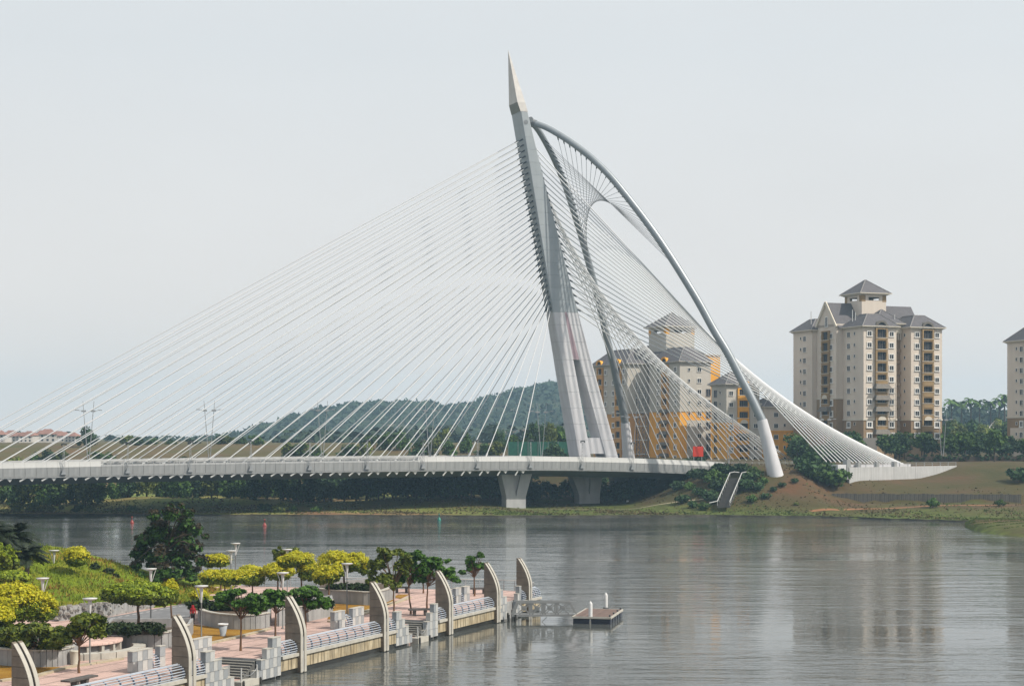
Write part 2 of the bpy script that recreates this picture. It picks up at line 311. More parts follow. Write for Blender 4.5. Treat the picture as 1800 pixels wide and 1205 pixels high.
class MB:
    """collects shapes; build() links them as one mesh object"""
    def __init__(s): s.v = []; s.f = []; s.mi = []; s.sm = []
    def add(s, vs, fs, mi=0, smooth=False):
        o = len(s.v); s.v += [tuple(v) for v in vs]
        for f in fs: s.f.append(tuple(i + o for i in f)); s.mi.append(mi); s.sm.append(smooth)
        return s
    def box(s, x0, x1, y0, y1, z0, z1, mi=0):
        return s.add([(x0, y0, z0), (x1, y0, z0), (x1, y1, z0), (x0, y1, z0), (x0, y0, z1), (x1, y0, z1), (x1, y1, z1), (x0, y1, z1)],
                     [(3, 2, 1, 0), (4, 5, 6, 7), (0, 1, 5, 4), (1, 2, 6, 5), (2, 3, 7, 6), (3, 0, 4, 7)], mi)
    def bar(s, a, b, w, h, mi=0, up=(0, 0, 1)):
        a = Vector(a); b = Vector(b); d = (b - a).normalized(); u = Vector(up)
        if abs(d.dot(u)) > 0.98: u = Vector((0, 1, 0))
        x = d.cross(u).normalized() * (w / 2); y = x.cross(d).normalized() * (h / 2)
        vs = [a - x - y, a + x - y, a + x + y, a - x + y, b - x - y, b + x - y, b + x + y, b - x + y]
        return s.add(vs, [(0, 1, 2, 3), (7, 6, 5, 4), (4, 5, 1, 0), (5, 6, 2, 1), (6, 7, 3, 2), (7, 4, 0, 3)], mi)
    def prism(s, poly, z0, z1, mi=0, mi_top=None):
        n = len(poly)
        s.add([(p[0], p[1], z0) for p in poly] + [(p[0], p[1], z1) for p in poly],
              [(i, (i + 1) % n, n + (i + 1) % n, n + i) for i in range(n)], mi)
        s.add([(p[0], p[1], z1) for p in poly], [tuple(range(n))], mi if mi_top is None else mi_top)
        s.add([(p[0], p[1], z0) for p in poly], [tuple(range(n))[::-1]], mi)
        return s
    def extrude(s, poly, fn, t0, t1, mi=0):
        """poly of 2-D points, fn(p, t) -> 3-D"""
        n = len(poly)
        return s.add([fn(p, t0) for p in poly] + [fn(p, t1) for p in poly],
                     [(i, (i + 1) % n, n + (i + 1) % n, n + i) for i in range(n)] + [tuple(range(n))[::-1], tuple(range(n, 2 * n))], mi)
    def tube(s, pts, rad, n=8, mi=0, smooth=True, caps=True):
        pts = [Vector(p) for p in pts]; k = len(pts)
        if not hasattr(rad, '__len__'): rad = [rad] * k
        vs = []; prev = None
        for i, p in enumerate(pts):
            d = (pts[min(i + 1, k - 1)] - pts[max(i - 1, 0)]).normalized()
            if prev is None:
                u = Vector((0, 0, 1)) if abs(d.z) < 0.9 else Vector((1, 0, 0))
                x = d.cross(u).normalized()
            else: x = (prev - d * prev.dot(d)).normalized()
            prev = x; y = d.cross(x)
            for j in range(n):
                a = 2 * math.pi * j / n; vs.append(p + (x * math.cos(a) + y * math.sin(a)) * rad[i])
        fs = [(i * n + j, i * n + (j + 1) % n, (i + 1) * n + (j + 1) % n, (i + 1) * n + j) for i in range(k - 1) for j in range(n)]
        s.add(vs, fs, mi, smooth)
        if caps:
            s.add(vs[:n], [tuple(range(n))[::-1]], mi); s.add(vs[-n:], [tuple(range(n))], mi)
        return s
    def lathe(s, prof, n=16, mi=0, smooth=True, c=(0, 0)):
        k = len(prof)
        vs = [(c[0] + r * math.cos(2 * math.pi * j / n), c[1] + r * math.sin(2 * math.pi * j / n), z) for r, z in prof for j in range(n)]
        fs = [(i * n + j, i * n + (j + 1) % n, (i + 1) * n + (j + 1) % n, (i + 1) * n + j) for i in range(k - 1) for j in range(n)]
        s.add(vs, fs, mi, smooth)
        if prof[-1][0] > 1e-4: s.add(vs[-n:], [tuple(range(n))], mi)
        if prof[0][0] > 1e-4: s.add(vs[:n], [tuple(range(n))[::-1]], mi)
        return s
    def mesh(s, name, mats):
        me = bpy.data.meshes.new(name); me.from_pydata(s.v, [], s.f)
        for m in ([mats] if isinstance(mats, str) else mats): me.materials.append(MATS[m])
        me.polygons.foreach_set('material_index', s.mi); me.polygons.foreach_set('use_smooth', s.sm); me.update()
        return me
    def build(s, name, mats, parent=None, loc=(0, 0, 0), rz=0.0, label=None, cat=None, group=None, kind=None):
        o = inst(name, s.mesh(name, mats), parent, loc, (0, 0, rz))
        return tag(o, label, cat, group, kind)

def np_mesh(name, V, mats, mi=None, nv=4):
    """V: (n, nv, 3) separate faces"""
    n = V.shape[0]; me = bpy.data.meshes.new(name)
    me.vertices.add(n * nv); me.vertices.foreach_set('co', V.astype(np.float32).ravel())
    me.loops.add(n * nv); me.loops.foreach_set('vertex_index', np.arange(n * nv, dtype=np.int32))
    me.polygons.add(n); me.polygons.foreach_set('loop_start', np.arange(0, n * nv, nv, dtype=np.int32))
    me.polygons.foreach_set('loop_total', np.full(n, nv, dtype=np.int32))
    for m in ([mats] if isinstance(mats, str) else mats): me.materials.append(MATS[m])
    if mi is not None: me.polygons.foreach_set('material_index', mi.astype(np.int32))
    me.update(calc_edges=True); me.validate()
    return me

def leaf_quads(C, Nrm, size, rng, aspect=1.7):
    n = len(C); Nrm = Nrm / (np.linalg.norm(Nrm, axis=1, keepdims=True) + 1e-9)
    r = rng.normal(size=(n, 3)); T = np.cross(Nrm, r); T /= (np.linalg.norm(T, axis=1, keepdims=True) + 1e-9); B = np.cross(Nrm, T)
    sz = size * rng.uniform(0.35, 1.45, size=(n, 1)); T = T * sz * aspect / 2; B = B * sz / 2
    return np.stack([C - T, C - B * 1.0 + T * 0.1, C + T, C + B + T * 0.1], axis=1)

def crown(blobs, n, size, seed, clumps=26, fill=0.35, clump_r=0.30, up=0.35, gold=None, aspect=1.7, droop=0.0, scale_n=1.0, spread=0.0):
    """blobs: (cx,cy,cz,rx,ry,rz). leaf quads gathered in clumps through the volume; gold: share of young outer growth"""
    rng = np.random.default_rng(seed); out = []; mis = []; n = int(n * scale_n)
    vol = np.array([b[3] * b[4] * b[5] for b in blobs]) ** 0.67; vol /= vol.sum()
    for b, w in zip(blobs, vol):
        k = max(40, int(n * w)); c = np.array(b[:3]); r = np.array(b[3:6])
        m = max(6, int(clumps * (0.5 + w)))
        d = rng.normal(size=(m, 3)); d /= np.linalg.norm(d, axis=1, keepdims=True)
        rad = rng.uniform(fill, 1.0, size=(m, 1)) ** 0.6 * 0.86
        cc = d * rad; cr = clump_r * rng.uniform(0.6, 1.25, size=m)
        idx = rng.integers(0, m, size=k)
        dd = rng.normal(size=(k, 3)); dd /= np.linalg.norm(dd, axis=1, keepdims=True)
        rr = rng.uniform(0.25, 1.0, size=(k, 1)) ** 0.5
        if spread: rr = rr * (1 + spread * (rng.random((k, 1)) < .25) * rng.random((k, 1)))
        loc = cc[idx] + dd * rr * cr[idx][:, None]
        loc[:, 2] -= droop * np.abs(loc[:, 0] ** 2 + loc[:, 1] ** 2)
        nr = dd * 0.9 + loc * 0.5 + rng.normal(size=(k, 3)) * 0.55 + np.array([0, 0, up])
        out.append(leaf_quads(c + loc * r, nr, size, rng, aspect))
        if gold is not None:
            age = np.linalg.norm(loc, axis=1) * 0.5 + loc[:, 2] * 0.6 + rng.normal(size=k) * 0.10
            mis.append((age > np.quantile(age, 1 - gold)).astype(np.int32))
    V = np.concatenate(out); return V, (np.concatenate(mis) if gold is not None else None)

def trunk_mesh(name, h, r, tips, seed, m='bark', lean=(0, 0)):
    rnd = random.Random(seed); mb = MB(); k = 5
    pts = [(lean[0] * (i / k) ** 1.5 + rnd.uniform(-.04, .04) * h * (0 < i < k) * .4, lean[1] * (i / k) ** 1.5 + rnd.uniform(-.04, .04) * h * (0 < i < k) * .4, h * i / k - 0.1 * (i == 0)) for i in range(k + 1)]
    mb.tube(pts, [r * (1.25 if i == 0 else 1.0) * (1 - 0.4 * i / k) for i in range(k + 1)], 8)
    for t in tips:
        a = Vector(pts[-2]) if rnd.random() < .5 else Vector(pts[-1]); t = Vector(t); md = a.lerp(t, 0.5) + Vector((0, 0, 0.08 * h))
        mb.tube([a, md, t], [r * 0.5, r * 0.35, r * 0.12], 6)
    return mb.mesh(name, m)

def tree(name, base, label, cat, blobs, n, size, mats, seed, trunk=(2.0, 0.1), group=None, bark='bark', gold=None, lean=(0, 0), **kw):
    """base: world point; blobs relative to it"""
    root = empty(name, base, 0, label, cat, group)
    tips = []
    rnd = random.Random(seed)
    for b in blobs:
        for _ in range(3 if len(blobs) < 8 else 1):
            tips.append((b[0] + rnd.uniform(-.6, .6) * b[3], b[1] + rnd.uniform(-.6, .6) * b[4], b[2] + rnd.uniform(-.4, .5) * b[5]))
    inst('trunk', trunk_mesh('trunk', trunk[0], trunk[1], tips, seed, bark, lean), root)
    V, mi = crown(blobs, n, size, seed, gold=gold, **kw)
    inst('crown', np_mesh('crown', V, mats, mi), root)
    return root
# ------------------------------------------------------------------ water, ground, hills, haze
def lerp(a, b, t): return a + (b - a) * t
def sst(x, a, b):
    t = min(1, max(0, (x - a) / (b - a))); return t * t * (3 - 2 * t)
def interp(x, pts):
    if x <= pts[0][0]: return pts[0][1]
    for (a, b), (c, d) in zip(pts, pts[1:]):
        if x <= c: return b + (d - b) * (x - a) / (c - a)
    return pts[-1][1]

MB().box(-1800, 1800, -150, 430, -0.6, 0.0).build('lake_water', 'lake_water', kind='structure')

SHORE = [(-500, 402), (-131, 394.5), (-60, 391), (-2.6, 386), (20, 387), (45, 388.5), (76, 381), (82, 371), (99, 362), (130, 354), (500, 330)]
def shore(X): return interp(X, SHORE) + 0.5 * math.sin(X * .31) + 0.35 * math.sin(X * .83 + 1)
def ground_z(X, Y):
    d = Y - shore(X)
    if d < 0: return d * 0.25
    n = 0.35 * math.sin(X * .11 + Y * .05) + 0.25 * math.sin(X * .23 - Y * .17 + 2)
    left = 0.55 * sst(d, 0, 2.2) + 1.4 * sst(d, 6, 46) + 13.0 * sst(d, 55, 250) + n * sst(d, 5, 30)
    left += 2.0 * math.exp(-((X + 88) / 16) ** 2 - ((d - 30) / 12) ** 2)
    mid = 0.3 * sst(d, 0, 2) + 0.8 * sst(d, 20, 60) + 10.0 * sst(d, 62, 130)
    D = max(75, min(120, max(44, 44 + (X - 70) * 2.2)) - max(0, X - 98) * 2.2) if X > 98 else min(120, max(44, 44 + (X - 70) * 2.2))
    right = 0.4 * sst(d, 0, 1.5) + 1.3 * sst(d, 2, 22) + 9.4 * sst(d, D * .22, D) + n * .4 * sst(d, 3, 12)
    Lr = interp(X, [(80, 14), (86, 20), (96, 42), (104, 58), (110, 52), (117, 42), (130, 40)])
    w0 = interp(X, [(77.4, 413.2), (121.5, 407.2), (300, 400)]) - shore(X)
    right2 = 0.4 * sst(d, 0, 1.5) + 1.8 * sst(d, 2, 40) + 1.6 * sst(d, w0 - .2, w0 + .8) + 7.4 * min(1, max(0, (d - w0 - .8) / Lr)) + n * .3 * sst(d, 3, 12)
    right = lerp(right, right2, sst(X, 72, 82))
    wl = sst(X, -14, 6); wr = sst(X, 26, 58)
    z = lerp(lerp(left, mid, wl), right, wr)
    far = lerp(15.2, 11.8, sst(X, -20, 60))
    return lerp(z, far, sst(d, 240, 420))

xs = list(np.arange(-2280, -180, 140)) + list(np.arange(-180, 170, 2.5)) + list(np.arange(170, 2300, 140))
ds = [-8, -3, 0, .5, 1, 1.7, 2.5, 3.5, 5, 7, 9] + list(np.arange(11, 90, 2.2)) + list(np.arange(90, 260, 8)) + [270, 300, 350, 420, 520, 700, 1000, 1500, 2200, 2900]
tv = []; tf = []
for d in ds:
    for x in xs:
        Y = shore(x) + d; z = ground_z(x, Y)
        tv.append((x, Y, z))
nx = len(xs)
for j in range(len(ds) - 1):
    for i in range(nx - 1):
        tf.append((j * nx + i, j * nx + i + 1, (j + 1) * nx + i + 1, (j + 1) * nx + i))
tb = MB(); tb.add(tv, tf, 0, True)
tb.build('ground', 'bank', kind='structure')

we = MB(); wx = np.arange(-420, 420, 1.5)
for x0, x1 in zip(wx, wx[1:]):
    y0, y1 = shore(x0), shore(x1); k0 = .34 + .1 * math.sin(x0 * 1.7) * math.sin(x0 * .53); k1 = .34 + .1 * math.sin(x1 * 1.7) * math.sin(x1 * .53)
    we.add([(x0, y0 - .15, -.2), (x1, y1 - .15, -.2), (x1, y1 + .12, k1), (x0, y0 + .12, k0), (x1, y1 + 1.5, .30), (x0, y0 + 1.5, .30)], [(0, 1, 2, 3), (3, 2, 4, 5)])
we.build('wet_shaded_edge', 'shaded_mud', kind='structure')  # dark strip: wet earth, with the edge's shadow put into its colour
# low grassy spit at the right edge of the water
sp = MB(); rows = [G(1696, 925), G(1712, 932.5), G(1735, 937), G(1765, 941), G(1800, 944), G(1860, 947)]
back = [G(1700, 923.6), G(1716, 921), G(1740, 919), G(1770, 918), G(1810, 917), G(1870, 917)]
sv = []; m_ = 9
for a, b in zip(rows, back):
    for k in range(m_):
        t = k / (m_ - 1); p = a.lerp(b, t); w = (b - a).length
        p.z = -0.25 + (0.35 + 1.3 * min(1, w / 14)) * math.sin(math.pi * min(1, t * 1.0)) ** 0.6 + (0.25 if 0 < k else 0)
        sv.append(p)
sf = [(i * m_ + k, i * m_ + k + 1, (i + 1) * m_ + k + 1, (i + 1) * m_ + k) for i in range(len(rows) - 1) for k in range(m_ - 1)]
sp.add(sv, [f[::-1] for f in sf], 0, True)
sp.build('grass_spit', 'bank', kind='structure')
rg = np.random.default_rng(17); tv_ = []
for _ in range(1500):
    i = rg.integers(0, len(rows) - 1); k = rg.integers(1, m_ - 1); a = Vector(sv[i * m_ + k]).lerp(Vector(sv[(i + 1) * m_ + k + (k < m_ - 2)]), rg.random()); h_ = rg.uniform(.08, .35); w_ = rg.uniform(.1, .3)
    tv_.append([(a.x - w_, a.y, a.z - .08), (a.x + w_, a.y, a.z - .08), (a.x + rg.normal() * .1, a.y, a.z + h_)])
tag(inst('spit_tufts', np_mesh('spit_tufts', np.array(tv_), 'bank_blade', None, 3)), 'short grass tufts on the spit at the right edge', 'grass', None, 'stuff')

def canopy_strip(name, pts, n, size, seed, mats='canopy_far', label=None, depth=60, spread=1.0):
    """wooded ridge: leaf clumps heaped over a row of tree heads; pts = (px, py_top, py_base, Y)"""
    rng = np.random.default_rng(seed); C = []; Nn = []
    px = rng.uniform(pts[0][0], pts[-1][0], n * 3)
    heads = rng.uniform(pts[0][0], pts[-1][0], max(30, n // 60)); hh = rng.uniform(0.72, 1.0, len(heads)); hr = rng.uniform(0.6, 1.4, len(heads))
    idx = rng.integers(0, len(heads), n)
    for i in idx:
        x = heads[i]; Y = interp(x, [(p[0], p[3]) for p in pts]); yt = interp(x, [(p[0], p[1]) for p in pts]); yb = interp(x, [(p[0], p[2]) for p in pts])
        zt = CAM_H - (yt - HY) * Y / FPX; zb = CAM_H - (yb - HY) * Y / FPX
        d = rng.normal(size=3); d /= np.linalg.norm(d); r = rng.uniform(.6, 1) ** .5
        rad = size * 2.4 * hr[i]; H = (zt - zb) * hh[i]
        zc = zb + H - rad * .8
        low = rng.random()
        z = zc + d[2] * rad * r if low < .55 else zb + (H - rad) * rng.random()
        C.append(((x - CX) * Y / FPX + d[0] * rad * r, Y + d[1] * rad * r + (i % 7 - 3) * depth / 7, z)); Nn.append(d + np.array([0, 0, .4]) + rng.normal(size=3) * .3)
    o = inst(name, np_mesh(name, leaf_quads(np.array(C), np.array(Nn), size, rng, 1.4), mats))
    return tag(o, label, 'woods', None, 'stuff')

# the wooded hill behind the pylon
HILL = [(380, 780), (440, 772), (470, 764), (500, 750), (530, 740), (560, 729), (600, 721), (650, 716), (700, 713), (750, 714), (800, 722), (825, 716), (850, 710),
        (885, 699), (920, 690), (950, 684), (980, 678), (1040, 668), (1100, 668), (1180, 680), (1300, 712), (1420, 752), (1480, 780)]
hv = []; hf = []; hxs = list(range(380, 1490, 10)); rows_h = 16; HY0, HY1 = 1500., 2300.
def hill_z(px, t):
    yr = interp(px, HILL); zr = CAM_H + (HY - yr) * 2000 / FPX
    s = math.sin(min(1, t / .62) * math.pi / 2) if t < .62 else math.cos((t - .62) / .38 * math.pi / 2)
    zz = 10 + max(0, zr - 10) * s
    return zz + 1.5 * math.sin(px * .13 + t * 17) * s
for j in range(rows_h):
    t = j / (rows_h - 1); Y = HY0 + (HY1 - HY0) * t
    for px in hxs: hv.append(((px - CX) * 2000 / FPX * (0.8 + .2 * Y / 2000), Y, hill_z(px, t)))
nh = len(hxs)
for j in range(rows_h - 1):
    for i in range(nh - 1): hf.append((j * nh + i, j * nh + i + 1, (j + 1) * nh + i + 1, (j + 1) * nh + i))
MB().add(hv, hf, 0, True).build('hill', 'hill_soil', kind='structure')
rng = np.random.default_rng(5); C = []; Nn = []
while len(C) < 22000:
    px = rng.uniform(385, 1480); t = rng.uniform(.02, .72)
    bare = math.sin(t * 34 + px * .012) > .62 and px > 660 and rng.random() < .8      # terraces cut in the slope
    if bare: continue
    Y = HY0 + (HY1 - HY0) * t; h = rng.uniform(0, 5.0) * (1.5 if rng.random() < .12 else 1)
    C.append(((px - CX) * 2000 / FPX * (0.8 + .2 * Y / 2000), Y, hill_z(px, t) + h)); Nn.append(rng.normal(size=3) * .6 + np.array([0.1, -.5, .7]))
o = inst('hill_forest', np_mesh('hill_forest', leaf_quads(np.array(C), np.array(Nn), 4.4, rng, 1.3), 'canopy_far'))
tag(o, 'blue green forest covering the long hill behind the bridge pylon', 'forest', None, 'stuff')

# far woods: left horizon, right horizon
canopy_strip('distant_woods', [(-40, 757, 782, 1250), (60, 758, 782, 1250), (140, 762, 782, 1250), (300, 766, 784, 1250), (480, 768, 784, 1250), (520, 768, 784, 1250)], 5200, 3.2, 11,
             label='low bluish tree line on the left horizon beyond the red roofed houses')
canopy_strip('distant_woods', [(1380, 735, 790, 1150), (1600, 712, 790, 1150), (1660, 704, 790, 1150), (1720, 708, 790, 1150), (1780, 702, 790, 1150), (1850, 700, 790, 1150)], 6500, 3.4, 12,
             label='blue wooded ridge between the two right hand apartment towers')
canopy_strip('distant_woods', [(480, 758, 800, 900), (620, 752, 800, 900), (760, 748, 800, 900), (900, 745, 800, 900), (1000, 740, 800, 900)], 4200, 3.0, 13,
             label='greyish green woods at the foot of the long hill')

# hazy air
hz = bpy.data.materials.new('haze_air'); hz.use_nodes = True; nt = hz.node_tree
for n_ in list(nt.nodes):
    if n_.type != 'OUTPUT_MATERIAL': nt.nodes.remove(n_)
pv = nt.nodes.new('ShaderNodeVolumePrincipled'); pv.inputs['Color'].default_value = (0.50, 0.77, 1.0, 1); pv.inputs['Density'].default_value = 0.00017
pv.inputs['Anisotropy'].default_value = 0.2
nt.links.new(pv.outputs[0], nt.nodes['Material Output'].inputs['Volume'])
MATS['haze_air'] = hz
MB().box(-2400, 2400, -200, 3400, -4.0, 131.0).build('haze', 'haze_air', kind='stuff', label='thin blue grey haze filling the air over the lake', cat='haze')

# ------------------------------------------------------------------ the cable-stayed bridge   (local x = along the deck s, y = across c, z = up)
P0 = Vector((0.69, 413.0, 0.0)); AX = (0.921, 0.389); BRZ = math.atan2(AX[1], AX[0])
def BS(px, c):
    u = (px - CX) / FPX; return (u * (413 + .921 * c) - .69 + .389 * c) / (.921 - .389 * u)
def BPt(px, py, c):
    s = BS(px, c); Y = 413 + .389 * s + .921 * c; return s, CAM_H - (py - HY) * Y / FPX
def BW(s, c, z): return Vector((.69 + .921 * s - .389 * c, 413 + .389 * s + .921 * c, z))
def zd(s): return 13.4 - ((s + 5) ** 2 * 7e-5 if s < -5 else (s + 5) ** 2 * 4.5e-4)
W = 37.0
bridge = empty('cable_stayed_bridge', P0, BRZ, 'asymmetric cable stayed bridge with leaning pylon and twin curved steel back legs', 'bridge')

# deck
dk = MB(); S0, S1, DS = -230.0, 58.4, 4.62
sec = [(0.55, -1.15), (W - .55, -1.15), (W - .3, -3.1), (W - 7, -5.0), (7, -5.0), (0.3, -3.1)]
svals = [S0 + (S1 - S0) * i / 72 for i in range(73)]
dv = [(s, c, zd(s) + z) for s in svals for c, z in sec]; k = len(sec)
df = [(i * k + j, (i + 1) * k + j, (i + 1) * k + (j + 1) % k, i * k + (j + 1) % k) for i in range(72) for j in range(k)]
for f in df: pass
dk.add(dv, df, 0); dk.add(dv[:k], [tuple(range(k))], 0); dk.add(dv[-k:], [tuple(range(k))[::-1]], 0)
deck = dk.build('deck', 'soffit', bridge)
rd = MB()
for a, b in zip(svals, svals[1:]):
    for c0, c1 in ((1.2, 17.0), (20.0, 35.8)):
        rd.add([(a, c0, zd(a) - 1.14), (b, c0, zd(b) - 1.14), (b, c1, zd(b) - 1.14), (a, c1, zd(a) - 1.14)], [(0, 1, 2, 3)])
rd.build('carriageway', 'road_dark', deck)
eb = MB()
for a, b in zip(svals, svals[1:]):
    eb.bar((a, .12, zd(a) - 3.27), (b, .12, zd(b) - 3.27), 0.75, 0.30)
eb.build('edge_beam', 'panel_grey', deck); eb = MB()
for a, b in zip(svals, svals[1:]):
    eb.bar((a, W - .12, zd(a) - 3.27), (b, W - .12, zd(b) - 3.27), 0.75, 0.30)
eb.build('edge_beam', 'panel_grey', deck)
# fascia panels along the near edge, one object each
PW = 2.31
lowp = MB().extrude([(0.0, -3.08), (0.0, -1.25), (0.30, -1.25), (0.30, -3.08)], lambda p, t: (t, p[0], p[1]), 0.03, PW - .03).mesh('fascia_panel', 'panel_grey')
topp = MB().extrude([(0.0, -1.22), (0.34, 0.0), (0.58, 0.0), (0.30, -1.22)], lambda p, t: (t, p[0], p[1]), 0.015, PW - .015).mesh('parapet_panel', 'panel_pale')
midp = MB().extrude([(0.0, -1.22), (0.12, -.80), (0.36, -.80), (0.30, -1.22)], lambda p, t: (t, p[0], p[1]), 0.015, PW - .015).mesh('parapet_panel', 'panel_grey')
sA, sB = BS(170, 0), BS(722, 0)
s = S1 - PW
rail = MB(); first = None
while s > -150:
    sl = (zd(s + PW) - zd(s)) / PW; rot = (0, -math.atan(sl), 0)
    inst('fascia_panel', lowp, deck, (s, 0, zd(s)), rot)
    inst('parapet_panel', midp if sA < s < sB else topp, deck, (s, 0, zd(s)), rot)
    if sA < s < sB:
        rail.tube([(s, .5, zd(s)), (s + PW, .5, zd(s + PW))], .09, 6, caps=False)
        rail.bar((s, .5, zd(s) - .8), (s, .5, zd(s)), .07, .07)
    s -= PW
rail.build('parapet_rail', 'white_metal', deck)
fp = MB()
for a, b in zip(svals, svals[1:]):
    fp.extrude([(W, -3.1), (W - .05, -1.2), (W - .35, -.1), (W - .6, -.1), (W - .4, -3.1)], lambda p, t, a=a, b=b: ((a, b)[t], p[0], p[1] + zd((a, b)[t])), 0, 1)
fp.build('far_parapet', 'panel_pale', deck)
hr_ = MB()
for c in (17.1, 19.9, 35.7):
    for a, b in zip(svals, svals[1:]): hr_.bar((a, c, zd(a) - .35), (b, c, zd(b) - .35), .12, .22); hr_.bar((a, c, zd(a) - 1.15), (a, c, zd(a) - .3), .1, .1)
hr_.build('crash_barrier', 'white_metal', deck)

# brackets and lower anchor tubes under the near lip
def tube_px(n): return (5.6 + 39.23 * n) / (1 + .0049 * n)
tri = MB().extrude([(-.60, 0), (.60, 0), (0.05, -.75)], lambda p, t: (p[0], t, p[1]), -.05, .5).mesh('bracket', 'panel_pale')
tipm = MB().tube([(0, 0, 0), (0, 0, 1)], 1.0, 8).mesh('anchor_tube', 'white_metal')
cab = MB().tube([(0, 0, 0), (0, 0, 1)], 1.0, 7, caps=False).mesh('stay_cable', 'cable_white')
hang = MB().tube([(0, 0, 0), (0, 0, 1)], 1.0, 5, caps=False).mesh('hanger_cable', 'hanger_dark')
sock = MB().tube([(0, 0, 0), (0, 0, 1)], [1.0, .75], 7).mesh('cable_socket', 'socket_dark')
def stick(name, me, a, b, r, parent):
    a = Vector(a); b = Vector(b); d = b - a
    m = Matrix.Translation(a) @ d.to_track_quat('Z', 'Y').to_matrix().to_4x4() @ Matrix.Diagonal((r, r, d.length, 1))
    return inst(name, me, parent, mtx=m)

# pylon, profile read in the near face plane and in the far one
CN, CF = 15.75, 21.25
def front(y): return BPt(914.5 + .168 * (y - 196), y, CN)
def backe(y):
    x = 927 + (y - 196) * .243 if y < 309 else (954.5 + (y - 309) * .264 if y < 540 else 1015.5 + (y - 540) * .2685)
    return BPt(x, y, CN)
def at_z(fn, z, lo=80, hi=860):
    for _ in range(40):
        m = (lo + hi) / 2
        if fn(m)[1] > z: lo = m
        else: hi = m
    return fn((lo + hi) / 2)[0]
pylon = empty('pylon', (0, 0, 0)); pylon.parent = bridge
zs_ = at_z
Z_TOP = BPt(914.5, 196, CN)[1]; Z_MID = BPt(975, 548, CN)[1]
def tpy(z): return 5.9 - 1.2 * sst(Z_TOP - z, 0, 50) + 1.3 * sst(Z_MID - z, 0, 38)   # width across, wider towards the legs
def seg(z0, z1, f0, f1, inset=0.0, front_fn=None, back_fn=None):
    mb = MB(); ring = []
    for z in (z0, z1):
        a = (front_fn or (lambda q: at_z(front, q)))(z) + inset; b = (back_fn or (lambda q: at_z(backe, q)))(z) - inset; h = tpy(z) / 2 - inset
        c = 18.5; bv = .18
        ring.append([(a + bv, c - h, z), (b - bv, c - h, z), (b, c - h + bv, z), (b, c + h - bv, z), (b - bv, c + h, z), (a + bv, c + h, z), (a, c + h - bv, z), (a, c - h + bv, z)])
    v = ring[0] + ring[1]; n = 8
    mb.add(v, [(i, (i + 1) % n, n + (i + 1) % n, n + i) for i in range(n)] + [tuple(range(n))[::-1], tuple(range(n, 2 * n))])
    return mb
nseg = 16; zz = [lerp(Z_TOP, Z_MID, i / nseg) for i in range(nseg + 1)]
for i in range(nseg):
    seg(zz[i + 1] + .015, zz[i] - .015, 0, 0).build('steel_segment', 'steel_clad', pylon)
seg(Z_MID, Z_TOP, 0, 0, .12).build('core', 'socket_dark', pylon)
# concrete lower part: solid head, then two raking legs with a slot and a tie beam
ZS = BPt(1012, 632, CN)[1]; ZT0 = BPt(1038, 769, CN)[1]; ZT1 = BPt(1040, 797, CN)[1]; ZB = 9.0
zc_ = [Z_MID, BPt(980, 570, CN)[1], BPt(985, 600, CN)[1], ZS]
for a, b in zip(zc_, zc_[1:]): seg(b + .02, a - .02, 0, 0).build('concrete_segment', 'pale_concrete', pylon)
seg(ZS, Z_MID, 0, 0, .1).build('core', 'socket_dark', pylon)
sl0 = lambda z: lerp(BPt(1009, 632, CN)[0], BPt(1038.5, 803, CN)[0], (ZS - z) / (ZS - 12.8))
sl1 = lambda z: lerp(BPt(1019, 632, CN)[0], BPt(1064, 803, CN)[0], (ZS - z) / (ZS - 12.8))
legz = [ZS - (ZS - ZB) * i / 7 for i in range(8)]
for a, b in zip(legz, legz[1:]):
    seg(b + .02, a - .02, 0, 0, back_fn=sl0).build('concrete_segment', 'pale_concrete', pylon)
    seg(b + .02, a - .02, 0, 0, front_fn=sl1).build('concrete_segment', 'pale_concrete', pylon)
tb_ = MB(); h = tpy(ZT1) / 2 - .25
tb_.extrude([(sl0(ZT0) - .3, ZT0), (sl1(ZT0) + .3, ZT0), (sl1(ZT1) + .3, ZT1), (sl0(ZT1) - .3, ZT1)], lambda p, t: (p[0], t, p[1]), 18.5 - h, 18.5 + h)
tb_.build('tie_beam', 'pale_concrete', pylon)
# pinkish strip set in the near face above the slot
ps = MB(); zA, zB_ = BPt(993, 548, CN)[1], ZS + .1
hA, hB = tpy(zA) / 2 + .02, tpy(zB_) / 2 + .02
ps.add([(BPt(993.5, 548, CN)[0], 18.5 - hA, zA), (BPt(997.5, 548, CN)[0], 18.5 - hA, zA), (BPt(1019, 631, CN)[0], 18.5 - hB, zB_), (BPt(1009, 631, CN)[0], 18.5 - hB, zB_)], [(0, 1, 2, 3)])
ps.build('colour_strip', 'pink_strip', pylon)
# spire
tip = BPt(893, 87, 18.5); sa, sb = at_z(front, Z_TOP), at_z(backe, Z_TOP); hT = tpy(Z_TOP) / 2
zk = BPt(898, 178, CN)[1]; fk = BPt(909.5, 178, CN)[0]; bk = sb + (tip[0] - sb) * (zk - Z_TOP) / (tip[1] - Z_TOP)
r0 = [(sa, 18.5 - hT), (sb, 18.5 - hT), (sb, 18.5 + hT), (sa, 18.5 + hT)]; hk = hT * .93
r1 = [(fk, 18.5 - hk), (bk, 18.5 - hk), (bk, 18.5 + hk), (fk, 18.5 + hk)]
spm = MB(); v = [(a, b, Z_TOP + .03) for a, b in r0] + [(a, b, zk) for a, b in r1] + [(tip[0], 18.5, tip[1])]
spm.add(v, [(0, 1, 5, 4), (1, 2, 6, 5), (2, 3, 7, 6)], 0); spm.add(v, [(3, 0, 4, 7)], 1)
spm.add(v, [(4, 5, 8), (5, 6, 8), (6, 7, 8), (7, 4, 8)], 0)
